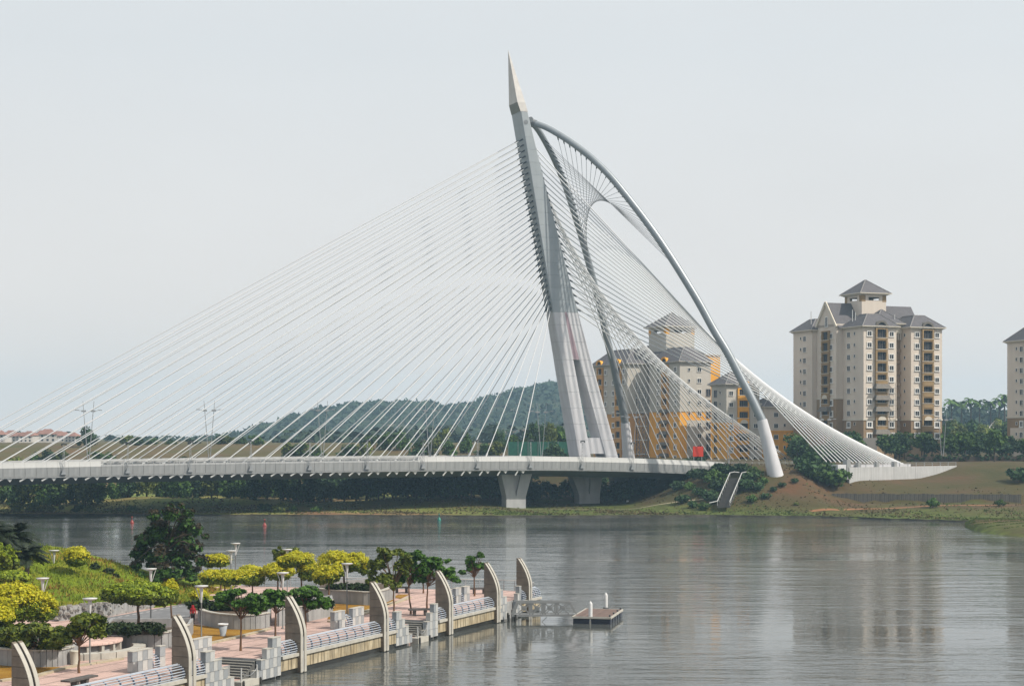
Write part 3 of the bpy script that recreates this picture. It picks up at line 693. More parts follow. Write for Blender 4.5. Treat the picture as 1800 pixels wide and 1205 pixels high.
spm.build('spire', ['spire_cream', 'louvre'], pylon)
cp = BPt(924, 215, CN); h = tpy(cp[1]) / 2
MB().extrude([(cp[0] + .58 * math.cos(a * math.pi / 8), cp[1] + .58 * math.sin(a * math.pi / 8)) for a in range(16)], lambda p, t: (p[0], t, p[1]), 18.5 - h - .06, 18.5 - h + .1).build('round_plate', 'hanger_dark', pylon)

# front stays, two planes
NC = 31
for kf in range(NC):
    n = -4 + kf; y = 243 + kf * 9.85
    zt = front(y)[1]
    if n >= -4:
        px = tube_px(n); st = BS(px, 0.3)
    for side in (0, 1):
        cdk = .85 if side == 0 else W - .85; cpy = 18.5 + (-1.3 if side == 0 else 1.3)
        sp_ = at_z(front, zt) + .1; sdk = st + 2.5 - 1.9 * (kf / NC)
        foot = Vector((sdk, cdk, zd(sdk) - 1.1)); top = Vector((sp_, cpy, zt))
        stick('stay_cable', cab, foot, top, .105, bridge)
        dirv = (foot - top).normalized()
        stick('cable_socket', sock, top, top + dirv * 1.3, .22, pylon)
        if side == 0:
            stick('anchor_tube', tipm, foot + dirv * .2 + Vector((0, 0, .0)), foot - dirv * 2.2, .22, bridge)
for n in range(-3, 27):
    st = BS(tube_px(n), 0.2); z0 = zd(st) - 3.42
    inst('bracket', tri, deck, (st + 1.35, 0.0, z0))
    d = Vector((-1, -.05, -.55 - .05 * max(0, n - 14) ** 1.2)).normalized()
    stick('anchor_tube', tipm, Vector((st + .1, .05, z0 + .05)), Vector((st + .1, .05, z0 + .05)) + d * 1.5, .19, deck)

# twin curved back legs in vertical planes that splay from the pylon head
apx = [(935, 215), (960, 224), (985, 238), (1012, 256), (1040, 278), (1070, 307), (1100, 343), (1140, 395), (1170, 438), (1200, 485), (1228, 531), (1255, 580), (1278, 618), (1300, 660), (1320, 698), (1340, 740)]
TOPA = BPt(935, 215, 18.5); FOOT = BPt(1365, 838, -21.0)
def leg_pt(px, py):
    c = 18.5
    for _ in range(80):
        s_, z_ = BPt(px, py, c); t = (s_ - TOPA[0]) / (FOOT[0] - TOPA[0]); c = .6 * c + .4 * (18.5 - 39.5 * t)
    return s_, c, z_
arc = [leg_pt(*p) for p in apx]
def smooth_path(pts, sub=4):
    pts = [Vector(p) for p in pts]; out = []
    for i in range(len(pts) - 1):
        p0, p1, p2, p3 = pts[max(i - 1, 0)], pts[i], pts[i + 1], pts[min(i + 2, len(pts) - 1)]
        for j in range(sub):
            t = j / sub
            out.append(0.5 * ((2 * p1) + (p2 - p0) * t + (2 * p0 - 5 * p1 + 4 * p2 - p3) * t * t + (3 * p1 - p0 - 3 * p2 + p3) * t ** 3))
    out.append(pts[-1]); return out
arc_n = smooth_path(arc); arc_f = [Vector((p.x, W - p.y, p.z)) for p in arc_n]
for path, sgn in ((arc_n, 1), (arc_f, -1)):
    m = len(path); lg = MB().tube(path, [.75 + .33 * (i / (m - 1)) for i in range(m)], 16).build('back_leg', 'arch_steel', bridge)
    cl = MB(); d = (path[1] - path[0]).normalized(); cl.tube([path[0] - d * 1.2, path[0] + d * 1.1], .92, 12); cl.build('pin_collar', 'hanger_dark', lg)
    e = path[-1]; ft = Vector((FOOT[0], -21.0 if sgn > 0 else W + 21.0, FOOT[1] - .8))
    e2 = e + (path[-1] - path[-3]).normalized() * -.3
    MB().tube([e2, e.lerp(ft, .33), e.lerp(ft, .66), ft], [1.28, 1.5, 1.75, 2.02], 24).build('leg_foot', 'pale_concrete', bridge)
# hangers strung from each leg to the other, upper points to lower points
apos = []
L_ = 0; cum = [0]
for a, b in zip(arc_n, arc_n[1:]): L_ += (b - a).length; cum.append(L_)
def along(path, t):
    for i in range(len(cum) - 1):
        if cum[i + 1] >= t: return path[i].lerp(path[i + 1], (t - cum[i]) / (cum[i + 1] - cum[i]))
    return path[-1]
def arc_at_px(px):
    best = min(range(len(arc_n)), key=lambda i: abs(900 + FPX * BW(*arc_n[i]).x / BW(*arc_n[i]).y - px)); return cum[best]
t0, t1 = arc_at_px(976), arc_at_px(1192); NH = 26
for i in range(NH):
    ta = lerp(t0, t1, i / (NH - 1)); tb2 = lerp(t1, t0, i / (NH - 1))
    a = along(arc_n, ta); b = along(arc_f, tb2); d = (b - a).normalized()
    stick('hanger_cable', hang, a, b, .055, bridge)
    stick('cable_socket', sock, a + d * .6, a + d * 2.2, .20, bridge); stick('cable_socket', sock, b - d * .6, b - d * 2.2, .20, bridge)
# back stays: crossing fans to the two splayed anchorages
NB = 23
for j in range(NB):
    t = j / (NB - 1); y = lerp(252, 541, t); zt = backe(y)[1]; sp_ = at_z(backe, zt) - .15
    te = 1 - (1 - t) ** 1.25
    sN, cN, zN = lerp(70.4, 107.4, te), lerp(-28.0, -8.0, te), lerp(12.6, 11.5, te)
    for side in (0, 1):
        c = cN if side == 0 else W - cN
        a = Vector((sp_, 18.5 + (-1.1 if side == 0 else 1.1), zt)); b = Vector((sN, c, zN - .6))
        stick('stay_cable', cab, b, a, .135, bridge)
        d = (b - a).normalized(); stick('cable_socket', sock, a, a + d * 1.7, .25, pylon)
# anchorage beams on the ground
for sgn in (0, 1):
    ab = MB(); f = (lambda c: c) if sgn == 0 else (lambda c: W - c)
    ab.bar((73.5, f(-26.6), 10.1), (109, f(-7.2), 9.8), 2.0, 2.4)
    ab.build('anchor_beam', 'pale_concrete', bridge)

# piers
def pier(px_t0, px_t1, px_b0, px_b1, c, zb, notch=True):
    a0, a1, b0, b1 = BS(px_t0, c), BS(px_t1, c), BS(px_b0, c), BS(px_b1, c); m = (a0 + a1) / 2; zt = zd(m) - 4.4
    mb = MB(); hm = zb + (zt - zb) * .42
    L = [(a0, zt), (b0 , hm), (b0, zb), ((b0 + b1) / 2, zb), ((b0 + b1) / 2, hm), (a0 + (a1 - a0) * .36, zt)]
    Rr = [(a1, zt), (a0 + (a1 - a0) * .64, zt), ((b0 + b1) / 2, hm), ((b0 + b1) / 2, zb), (b1, zb), (b1, hm)]
    for Pl in (L, Rr): mb.extrude(Pl, lambda p, t: (p[0], t, p[1]), c - 1.5, c + 1.5)
    mb.extrude([(a0 + .25, zt), (a1 - .25, zt), (b1 - .3, hm), (b0 + .3, hm)], lambda p, t: (p[0], t, p[1]), c - .7, c + .7)
    mb.build('pier', 'concrete', bridge)
pier(877, 931, 886, 920, 6, -.6)
pier(1000, 1055, 1014, 1050, 17, -.6)
pier(1073, 1110, 1080, 1106, 31, 0.5)
# abutment and wing walls where the deck meets the bank
ab = MB(); ab.box(58.6, 60.5, .4, 36.6, 3.0, 10.2); ab.box(60.5, 76, .2, .9, 6.2, 10.4); ab.box(60.5, 76, 36.1, 36.8, 6.2, 10.4); ab.build('abutment', 'pale_concrete', bridge)
apr = MB(); apr.box(58.5, 140, .9, 36.1, 9.6, 10.55); apr.build('approach_road', 'road_dark', bridge)
arl = MB()
for z in (11.0, 11.35, 11.75): arl.bar((58.5, .5, z), (84, .5, z - .2), .10, .09)
for s in np.arange(58.6, 84, 2.0): arl.bar((s, .5, 10.2), (s, .5, 11.8), .09, .09)
arl.build('approach_rail', 'metal_pole', bridge)
# red notice board above the near parapet
sg = empty('notice_board', BW(BS(1227, 1.5), 1.5, 0), BRZ, 'square red notice board on two posts above the bridge parapet', 'sign')
zz0 = zd(BS(1227, 1.5))
a = CAM_H - (802 - HY) * BW(BS(1227, 1.5), 1.5, 0).y / FPX; b = CAM_H - (784 - HY) * BW(BS(1227, 1.5), 1.5, 0).y / FPX
MB().box(-1.5, 1.5, -.06, .06, a, b).build('board', 'red_sign', sg)
MB().box(-1.2, -1.08, .07, .19, zz0 - 1.3, b - .1).build('post', 'metal_pole', sg); MB().box(1.08, 1.2, .07, .19, zz0 - 1.3, b - .1).build('post', 'metal_pole', sg)

# floodlight masts clamped to the near fascia
mm = MB()
for dx in (-.3, .3):
    mm.bar((dx, 0, 0), (dx * .35, 0, 6.1), .055, .055)
for i in range(7):
    z = i * .85; w = .3 - .195 * z / 6.1; mm.bar((-w, 0, z), (w - .03, 0, z + .85), .04, .04); mm.bar((w, 0, z), (-w + .03, 0, z + .85), .04, .04)
mast_me = mm.mesh('mast', 'metal_pole')
base_me = MB().box(-.55, .55, -.24, .3, -.3, 0).extrude([(-.4, 0), (.4, 0), (.25, .8), (-.25, .8)], lambda p, t: (p[0], t, p[1]), -.18, .2).mesh('clamp_base', 'metal_pole')
head_me = MB().tube([(-.35, 0, .0), (-.5, -.1, .3), (0, -.15, .45), (.5, -.1, .4), (.65, 0, .1)], .16, 8).mesh('lamp_head', 'dark_metal')
ordn = ['nearest the left edge of the photo', 'second from the left edge', 'third from the left edge', 'fourth from the left edge', 'fifth from the left edge', 'sixth from the left edge', 'seventh from the left edge',
        'two spans left of the pylon pier', 'above the pylon pier', 'in front of the pylon foot', 'in front of the far curved leg', 'last one to the right']
for i in range(11):
    px = tube_px(2.75 + 3 * i); s = BS(px, -.3); z0 = zd(s) - 2.5; w = BW(s, -.35, z0)
    r = empty('floodlight_mast', w, BRZ, 'thin lattice floodlight mast on the bridge fascia, ' + ordn[i], 'floodlight', 'floodlight masts along the bridge edge')
    inst('clamp_base', base_me, r); inst('mast', mast_me, r); inst('lamp_head', head_me, r, (0, 0, 6.0))

# V-shaped twin lamp posts along the median
pole_me = [MB().tube([(0, 0, -1), (sx * 1.25, 0, 14.6)], [.12, .055], 7).mesh('pole', 'metal_pole') for sx in (-1, 1)]
arm_me = [MB().bar((sx * 1.02, 0, 12.3), (sx * 2.6, 0, 12.5), .08, .08).mesh('arm', 'metal_pole') for sx in (-1, 1)]
lum_me = MB().box(-.45, .45, -.2, .2, -.08, .1).mesh('luminaire', 'metal_pole'); box_me = MB().box(-.5, .5, -.3, .3, -.2, .2).mesh('ballast_box', 'metal_pole')
vp = [(155.5, 18.5, 'left of all the others'), (368, 18.5, 'second from the left'), (566.7, 18.5, 'rising in front of the left end of the hill'), (755.6, 18.5, 'rising in front of the middle of the hill'),
      (952, 18.5, 'just left of the pylon'), (1111, 30, 'just right of the far curved leg'), (1281, 18.5, 'left of the near leg foot beside the red board'), (1451, 24, 'seen through the near back stays'), (1656.5, 18.5, 'standing right of the big beige tower')]
for px, c, wh in vp:
    s = BS(px, c); zb = zd(s) - 1.1 if s < 58 else 10.6
    r = empty('twin_lamp_post', BW(s, c, zb), BRZ * .3, 'pale V shaped twin lamp post, ' + wh, 'lamp post', 'twin lamp posts along the bridge road')
    for q, sx in enumerate((-1, 1)):
        pl = inst('pole', pole_me[q], r); ar = inst('arm', arm_me[q], r); inst('luminaire', lum_me, ar, (sx * 2.6, 0, 12.5)); inst('ballast_box', box_me, ar, (sx * 1.05, 0, 12.3))
# ------------------------------------------------------------------ apartment buildings   (local x = along the sunlit front, y = back, z = up)
def win_mesh(w, h, f=.2, mull=True, frame='window_white'):
    mb = MB(); d = -.14
    mb.box(-w / 2 - f, w / 2 + f, d, .02, -h / 2 - f, -h / 2); mb.box(-w / 2 - f, w / 2 + f, d, .02, h / 2, h / 2 + f)
    mb.box(-w / 2 - f, -w / 2, d, .02, -h / 2, h / 2); mb.box(w / 2, w / 2 + f, d, .02, -h / 2, h / 2)
    mb.box(-w / 2 - f - .1, w / 2 + f + .1, -.26, d, -h / 2 - f, -h / 2 - f * .45)
    if mull: mb.box(-.05, .05, -.09, .0, -h / 2, h / 2)
    pn = MB().box(-w / 2, w / 2, -.03, .01, -h / 2, h / 2)
    return mb.mesh('window', frame), pn.mesh('pane', 'glass')
WIN = {'big': win_mesh(1.35, 1.3, .26), 'mid': win_mesh(1.5, 1.45, .10), 'small': win_mesh(.75, .85, .07, False), 'framed': win_mesh(1.35, 1.35, .42), 'tall': win_mesh(1.1, 3.0, .25, True),
       'ymid': win_mesh(1.45, 1.3, .13), 'yfr': win_mesh(1.25, 1.3, .30), 'slot': win_mesh(1.7, 2.2, .05, True, 'recess_wall')}
def face(f, a, b): return (0, 0, 0) if f == 'F' else (0, 0, -math.pi / 2)
def window(bld, kind, f, u, w, z):
    """f 'F': on the plane y = w at x = u; 'L': on the plane x = w at y = u"""
    fr, pn = WIN[kind]
    loc = (u, w - .005, z) if f == 'F' else (w - .005, u, z)
    o = inst('window', fr, bld, loc, face(f, 0, 0)); inst('pane', pn, o)
    return o
def balcony_mesh(w, fl, par, rec, m):
    mb = MB(); e = .5
    mb.box(-w / 2, -w / 2 + e, -rec, 0, 0, fl - .02); mb.box(w / 2 - e, w / 2, -rec, 0, 0, fl - .02)
    mb.box(-w / 2 + e, w / 2 - e, -rec - .06, 0, 0, par); mb.box(-w / 2 + e, w / 2 - e, -rec + .05, 0, fl - .35, fl - .02)
    dk_ = MB().box(-w / 2 + e, w / 2 - e, -.08, 0.01, par, fl - .35)
    cap = MB().box(-w / 2 - .08, w / 2 + .08, -rec - .14, -rec + .12, par, par + .13)
    fr = MB()
    for i in range(5):
        x = -w / 2 + e + (w - 2 * e) * (i + .5) / 5; fr.box(x - .03, x + .03, -.14, -.08, par, fl - .4)
    return mb.mesh('balcony', m), dk_.mesh('opening', 'opening_dark'), cap.mesh('rail_cap', 'cream_trim'), fr.mesh('door_frame', 'recess_wall')
def balcony(bld, me, f, u, w, z):
    loc = (u, w, z) if f == 'F' else (w, u, z)
    o = inst('balcony', me[0], bld, loc, face(f, 0, 0))
    for nme, m in zip(('opening', 'rail_cap', 'door_frame'), me[1:]): inst(nme, m, o)
    return o
def hip(bld, a0, a1, b0, b1, z, h, t, o=.9, name='roof', trim='cream_trim'):
    """truncated hip roof with a flared eaves board"""
    mb = MB(); A0, A1, B0, B1 = a0 - o, a1 + o, b0 - o, b1 + o; ta = min(t, (a1 - a0) / 2 - .05 + o); tb2 = min(t, (b1 - b0) / 2 - .05 + o)
    v = [(A0, B0, z + .62), (A1, B0, z + .62), (A1, B1, z + .62), (A0, B1, z + .62), (A0 + ta, B0 + tb2, z + h), (A1 - ta, B0 + tb2, z + h), (A1 - ta, B1 - tb2, z + h), (A0 + ta, B1 - tb2, z + h)]
    mb.add(v, [(0, 1, 5, 4), (1, 2, 6, 5), (2, 3, 7, 6), (3, 0, 4, 7), (4, 5, 6, 7), (3, 2, 1, 0)], 0)
    for i in range(4): mb.bar(v[i], v[4 + i], .28, .22, 1)
    for i, j in ((4, 5), (5, 6), (6, 7), (7, 4)):
        if (Vector(v[i]) - Vector(v[j])).length > .5: mb.bar(v[i], v[j], .25, .2, 1)
    r = mb.build(name, ['roof_slate', 'ridge_tile'], bld)
    c = MB()
    for k, (oo, z0, z1) in enumerate(((.30, 0, .22), (.62, .22, .42), (1.0, .42, .66))):
        c.box(a0 - oo * o / .9, a1 + oo * o / .9, b0 - oo * o / .9, b1 + oo * o / .9, z + z0, z + z1 - .003)
    c.build('eaves', trim, r)
    return r
def wall(bld, a0, a1, b0, b1, bands, name='wall'):
    """bands: [(z0, z1, material)] stacked"""
    for z0, z1, m in bands: MB().box(a0, a1, b0, b1, z0, z1).build(name, m, bld)
def band(bld, a0, a1, b0, b1, z, m='cream_trim', o=.18, h=.5):
    MB().box(a0 - o, a1 + o, b0 - o, b1 + o, z - h / 2, z + h / 2).build('string_course', m, bld)
def gable(bld, f, u0, u1, w0, w1, z0, zp, m='cream_wall', o=.5):
    """gable roof whose ridge runs inwards from the wall; f 'L' ridge along x from w0 to w1, spanning y u0..u1"""
    um = (u0 + u1) / 2
    P3 = (lambda u, w, z: (w, u, z)) if f == 'L' else (lambda u, w, z: (u, w, z))
    g = MB(); g.extrude([(u0, z0), (u1, z0), (um, zp)], lambda p, t: P3(p[0], t, p[1]), w0, w0 + .4); g.build('gable', m, bld)
    r = MB(); k = (zp - z0) / (um - u0)
    for s_ in (-1, 1):
        ue = um + s_ * ((um - u0) + o); ze = zp - k * ((um - u0) + o)
        v = [P3(um, w0 + .42, zp + .05), P3(um, w1, zp + .05), P3(ue, w1, ze + .05), P3(ue, w0 + .42, ze + .05), P3(um, w0 + .42, zp + .35), P3(um, w1, zp + .35), P3(ue, w1, ze + .35), P3(ue, w0 + .42, ze + .35)]
        r.add(v, [(0, 1, 2, 3), (7, 6, 5, 4), (0, 3, 7, 4), (1, 2, 6, 5), (0, 1, 5, 4), (3, 2, 6, 7)], 0)
        vg = [P3(um, w0 - .35, zp + .42), P3(ue, w0 - .35, ze + .42)]
        r.bar(vg[0], vg[1], .9, .38, 1, up=(1, 0, 0) if f == 'L' else (0, 1, 0))
    r.build('roof', ['roof_slate', 'cream_trim'], bld)
def arch_dormer(bld, f, u, w, z, r, depth, m, inner='opening_dark', taper=1.0):
    P3 = (lambda x, y, zz: (u + x, w + y, z + zz)) if f == 'F' else (lambda x, y, zz: (w + y, u - x, z + zz))
    mb = MB(); n = 10
    for i in range(n):
        a, b = math.pi * i / n, math.pi * (i + 1) / n
        for (r0, r1, y0, y1, t) in ((r * .72, r, -.5, depth, taper),):
            v = [P3(rr * math.cos(q) * (1 if y == y0 else t), y, rr * math.sin(q) * (1 if y == y0 else t)) for y in (y0, y1) for q in (a, b) for rr in (r0, r1)]
            mb.add(v, [(0, 1, 3, 2), (6, 7, 5, 4), (1, 5, 7, 3), (2, 6, 4, 0)], 0, False)
    d = mb.build('dormer', m, bld)
    MB().extrude([(r * .74 * math.cos(math.pi * i / 10), r * .74 * math.sin(math.pi * i / 10)) for i in range(11)], lambda p, t: P3(p[0], t, p[1]), -.1, .1).build('lunette', inner, d)
def lookout(bld, a0, a1, b0, b1, z0, ze, zap, wm, pm):
    """the square roof lantern on top: walls with slit openings, corner piers and a pyramid roof"""
    g = .06
    hh = ze - z0; zs0, zs1 = ze - 1.6, ze - .6
    MB().box(a0, a1, b0, b1, z0, zs0).build('lantern_wall', wm, bld)
    MB().box(a0, a1, b0, b1, zs1, ze).build('lantern_wall', wm, bld)
    pr = MB(); q = 1.3
    for x0, x1 in ((a0, a0 + q), (a1 - q, a1)):
        for y0, y1 in ((b0, b0 + q), (b1 - q, b1)): pr.box(x0 - g, x1 + g, y0 - g, y1 + g, zs0 - .4, ze - .02)
    pr.build('corner_pier', pm, bld)
    L1, L2 = a1 - a0, b1 - b0
    for y in (b0, b1 - .3):
        for x0, x1 in ((a0 + q, a0 + L1 * .28), (a1 - L1 * .28, a1 - q)): MB().box(x0, x1, y, y + .3, zs0, zs1).build('lantern_wall', wm, bld)
    for x in (a0, a1 - .3):
        for y0, y1 in ((b0 + q, b0 + L2 * .28), (b1 - L2 * .28, b1 - q)): MB().box(x, x + .3, y0, y1, zs0, zs1).build('lantern_wall', wm, bld)
    MB().box((a0 + a1) / 2 - .5, (a0 + a1) / 2 + .2, (b0 + b1) / 2 - .6, (b0 + b1) / 2 + .6, zs0, zs1).build('shaft', wm, bld)
    MB().box(a0 + .4, a1 - .4, b0 + .4, b1 - .4, zs0 - .02, zs0 + .05).build('floor', 'opening_dark', bld)
    hip(bld, a0, a1, b0, b1, ze, zap - ze, 99, 1.25)

# --- tall beige tower on the right
TY = 520.0; O = Vector(((1518 - CX) * TY / FPX, TY, 0))
PHI = R(21.4)
tw = empty('apartment_tower', O, PHI, 'tall beige apartment tower with a square roof lantern, right of the bridge', 'apartment block')
ZG = 9.5; row = [49.6 - 3.47 * k for k in range(10)]; FL = 3.47
EV = 51.3
wall(tw, 0, 11.8, 0, 11.4, [(23.4, EV, 'cream_wall'), (ZG, 23.4, 'brown_wall')]); band(tw, 0, 11.8, 0, 11.4, 23.4)
wall(tw, -2.5, 9, 11.4, 22.8, [(30.1, 53.2, 'cream_wall'), (ZG, 30.1, 'brown_wall')]); band(tw, -2.5, 9, 11.4, 22.8, 30.1)
wall(tw, -4.2, 6, 22.8, 34.2, [(23.4, EV, 'cream_wall'), (ZG, 23.4, 'brown_wall')])
wall(tw, 17.1, 28.5, 0, 14, [(23.4, EV, 'cream_wall'), (ZG, 23.4, 'brown_wall')]); band(tw, 17.1, 28.5, 0, 14, 23.4)
wall(tw, 6.01, 17.2, 5.8, 28, [(ZG, 52.5, 'brown_wall')])
wall(tw, 16, 30.4, 14.01, 26, [(ZG, 51, 'cream_wall')])
hip(tw, 0, 11.8, 0, 11.4, EV, 4.6, 4.6); hip(tw, -4.2, 6, 22.8, 34.2, EV, 4.4, 4.6); hip(tw, 17.1, 28.5, 0, 14, EV, 4.6, 4.8)
gable(tw, 'L', 11.4, 22.8, -2.5, 15, 52.4, 59.8); hip(tw, 7, 17, 4, 13, 52.6, 5.2, 99, .6)
gable(tw, 'L', 14, 26, 15, 30.8, 51.5, 59.6)
lookout(tw, 6.5, 15.4, 11.0, 20.6, 52, 62.4, 67.6, 'cream_wall', 'ochre_balcony')
bal_hi = balcony_mesh(4.2, FL, .45, .75, 'ochre_balcony'); bal_lo = balcony_mesh(4.2, FL, 1.35, .75, 'ochre_balcony')
for k, z in enumerate(row):
    kd = 'framed' if k >= 8 else 'big'
    for u in (2.1, 10.0): window(tw, kd, 'F', u, 0, z)
    for u in (19.3, 26.6): window(tw, kd, 'F', u, 0, z)
    window(tw, 'mid' if k < 8 else 'framed', 'L', 8.2, 0, z); window(tw, 'small', 'L', 4.9, 0, z + .25)
    window(tw, 'small', 'L', 3.3, 17.1, z)
    for u in (6.1, 22.9):
        me = bal_hi if k < 4 else bal_lo
        balcony(tw, me, 'F', u, 0, z - 1.75)
    if k < 9:
        kb = 'framed' if k in (6, 7) else 'big'
        window(tw, kb, 'L', 19.6, -2.5, z - .1); window(tw, kb, 'L', 14.2, -2.5, z - .1)
        balcony(tw, bal_hi if k < 5 else bal_lo, 'L', 16.9, -2.5, z - 1.8)
        window(tw, 'mid', 'L', 27.2, -4.2, z - .3); window(tw, 'small', 'L', 29.6, -4.2, z - .1)
window(tw, 'tall', 'L', 17.0, -2.5, 54.0)
for u in (6.1, 22.9): arch_dormer(tw, 'F', u, -.3, 51.4, 2.3, 3.2, 'awning')
lun = MB().extrude([(1.45 * math.cos(math.pi * i / 10), 1.25 * math.sin(math.pi * i / 10)) for i in range(11)], lambda p, t: (p[0], t, p[1]), -.16, 0).mesh('lunette', 'cream_trim')
for u in (6.1, 22.9): inst('lunette', lun, tw, (u, -.80, 23.2))
inst('lunette', lun, tw, (-2.5 - .8, 16.9, 30.0), (0, 0, -math.pi / 2))
awn = MB().extrude([(-2.1, 1.5), (2.1, 1.5), (3.0, 0), (-3.0, 0)], lambda p, t: (p[0], t * (1.0 if p[1] > 1 else 1.9), p[1]), -1.05, 0).mesh('awning', 'awning')
for k in (5, 6, 7, 9): inst('awning', awn, tw, (6.1, -.02, row[k] + .55))
inst('awning', awn, tw, (-2.5, 16.9, row[7] + .7), (0, 0, -math.pi / 2))
wh = MB().box(2, 9.5, -.05, 0, ZG, 17.8); wh.build('low_panel', 'cream_wall', tw, (0, 2.2, 0), -math.pi / 2)
sc_ = MB()
for x in (8.4, 10.6, 11.9):
    for y in (-1.2,): sc_.bar((x, y, ZG), (x, y, 34.5), .09, .09)
for z in np.arange(12, 35, 1.75): sc_.bar((8.4, -1.2, z), (11.9, -1.2, z), .07, .07)
sct = empty('scaffold', O, PHI, 'thin pole scaffold standing against the beige tower front beside the awnings', 'scaffold'); sc_.build('frame', 'awning', sct)
an = MB()
for a, b, z0, z1 in ((-2.6, 26, 53, 58), (1.2, 8, 52.8, 57.4), (1.6, 7, 53, 56.5), (14.5, 5, 52, 56)): an.box(a - .09, a + .09, b - .09, b + .09, z0, z1)
an.build('roof_pole', 'white_metal', tw)
rb = MB().box(11.9, 17.0, 4.6, 5.75, 50.2, 52.4)
for i in range(6): rb.box(12.2 + i * .8, 12.5 + i * .8, 4.5, 4.7, 48.2, 50.2)
rb.build('roof_terrace', 'cream_trim', tw)
for k in range(9):
    z = row[k]; MB().box(12.0, 17.0, 5.2, 5.79, z - 1.75, z - .8).build('gallery', 'brown_wall', tw)

# --- second beige tower cut by the right edge
T2Y = 505.0; O2 = Vector(((1813 - CX) * T2Y / FPX, T2Y, 0))
t2 = empty('apartment_tower', O2, R(16), 'beige apartment tower cut off by the right edge of the photo', 'apartment block')
wall(t2, 0, 12, 0, 12.9, [(24.0, 46.3, 'cream_wall'), (ZG, 24.0, 'brown_wall')]); band(t2, 0, 12, 0, 12.9, 24.0)
hip(t2, 0, 12, 0, 12.9, 46.3, 5.2, 5.0)
MB().box(-.05, 0, 1, 11.2, ZG, 20.8).build('low_panel', 'cream_wall', t2)
for k in range(10):
    z = 44.3 - 3.2 * k; window(t2, 'framed' if k == 7 else 'mid', 'L', 5.2, 0 if k < 8 else -.05, z); window(t2, 'small', 'L', 7.8, 0 if k < 8 else -.05, z + .25)
    window(t2, 'big', 'F', 2.2, 0, z)
MB().box(-.09, .09, -.09, .09, 48, 51).build('roof_pole', 'white_metal', t2, (2.0, 6, 0))

# --- yellow and grey complex behind the pylon and back stays
YY = 560.0; O3 = Vector(((1195 - CX) * YY / FPX, YY, 0))
yb = empty('apartment_block', O3, R(27.4), 'yellow and grey apartment block with roof lantern seen through the back stays', 'apartment block')
EY = 42.3; yrow = [40.3 - 3.65 * k for k in range(9)]
wall(yb, 0, 12.2, 0, 18.8, [(26.6, EY, 'grey_cream'), (23.6, 26.6, 'yellow_wall'), (ZG, 23.6, 'grey_cream')])
MB().box(-.12, 2.6, -.12, 18.7, ZG, 25.6).build('corner_panel', 'yellow_wall', yb); band(yb, 0, 12.2, 0, 18.8, 26.6, 'grey_cream', .2, .4)
wall(yb, -6.7, 8, 22, 44.9, [(26.2, EY, 'grey_cream'), (ZG, 26.2, 'orange_wall')]); band(yb, -6.7, 8, 22, 44.9, 26.2, 'grey_cream', .2, .5)
wall(yb, 1.2, 20, 18.81, 38, [(ZG, 45.5, 'recess_wall')])
hip(yb, 0, 12.2, 0, 18.8, EY, 5.6, 5.6, .9, 'roof', 'grey_cream'); hip(yb, -6.7, 8, 22, 44.9, EY, 5.8, 5.6, .9, 'roof', 'grey_cream'); hip(yb, 4, 20, 16, 38, 45.5, 4.2, 5, .5, 'roof', 'grey_cream')
lookout(yb, 4.9, 16.3, 16, 27, 46, 54.9, 60.5, 'grey_cream', 'yellow_wall')
wall(yb, 12.21, 18.4, 3.6, 14, [(ZG, 45.2, 'yellow_wall')]); MB().box(11.9, 18.9, 3.2, 14.4, 45.2, 45.7).build('parapet', 'grey_cream', yb)
ybal = balcony_mesh(3.9, 3.65, 1.2, .6, 'orange_wall')
for k, z in enumerate(yrow):
    for u in (3.6, 7.6): window(yb, 'small' if u < 5 else 'ymid', 'F', u, 0, z)
    window(yb, 'slot', 'F', 11.2, -.02, z - .2) if k > 1 else None
    xw = -.12 if z < 24 else 0.0
    for u in (2.6, 13.2): window(yb, 'yfr', 'L', u, xw, z)
    balcony(yb, ybal, 'L', 8.6, xw, z - 1.9)
    for u in (24.4, 31.2, 36.4, 42.0): window(yb, 'yfr', 'L', u, -6.7, z)
    for u in (27.6, 39.8): balcony(yb, ybal, 'L', u, -6.7, z - 1.9)
for u, w in ((8.6, 0.0), (27.6, -6.7), (39.8, -6.7)): arch_dormer(yb, 'L', u, w - .4, EY + .5, 1.9, 5.2, 'yellow_wall', taper=.35)
for k in range(5):
    MB().extrude([(-1.9, 1.1), (1.9, 1.1), (2.4, 0), (-2.4, 0)], lambda p, t: (p[0], t * (1.0 if p[1] > 1 else 1.7), p[1]), -.9, 0).build('awning', 'awning', yb, (-.2, 8.6, yrow[4 + k] + .5), -math.pi / 2)
for k in range(8): window(yb, 'ymid', 'F', 2.2, 18.8, yrow[k]) if k > 3 else None
# --- lower wing nearer the leg foot
Y3 = 545.0; O4 = Vector(((1277 - CX) * Y3 / FPX, Y3, 0))
y3 = empty('apartment_block', O4, R(25.8), 'six storey yellow apartment wing with wide balconies partly hidden by the near leg', 'apartment block')
E3 = 34.4
wall(y3, 0, 12.6, 0, 9, [(22.6, E3, 'grey_cream'), (ZG, 22.6, 'yellow_wall')]); hip(y3, 0, 12.6, 0, 9, E3, 4.6, 5.2, .9, 'roof', 'grey_cream')
b3 = balcony_mesh(4.4, 3.62, 1.25, .5, 'yellow_wall')
for k in range(7):
    z = 32.0 - 3.62 * k
    for u in (1.7, 10.9): window(y3, 'ymid' if z > 22 else 'yfr', 'F', u, 0, z)
    balcony(y3, b3, 'F', 6.3, 0, z - 1.9)
    window(y3, 'slot', 'L', 6.4, 0, z); window(y3, 'small', 'L', 3.6, 0, z + .3)
inst('lunette', lun, y3, (6.3, -.62, 22.4))
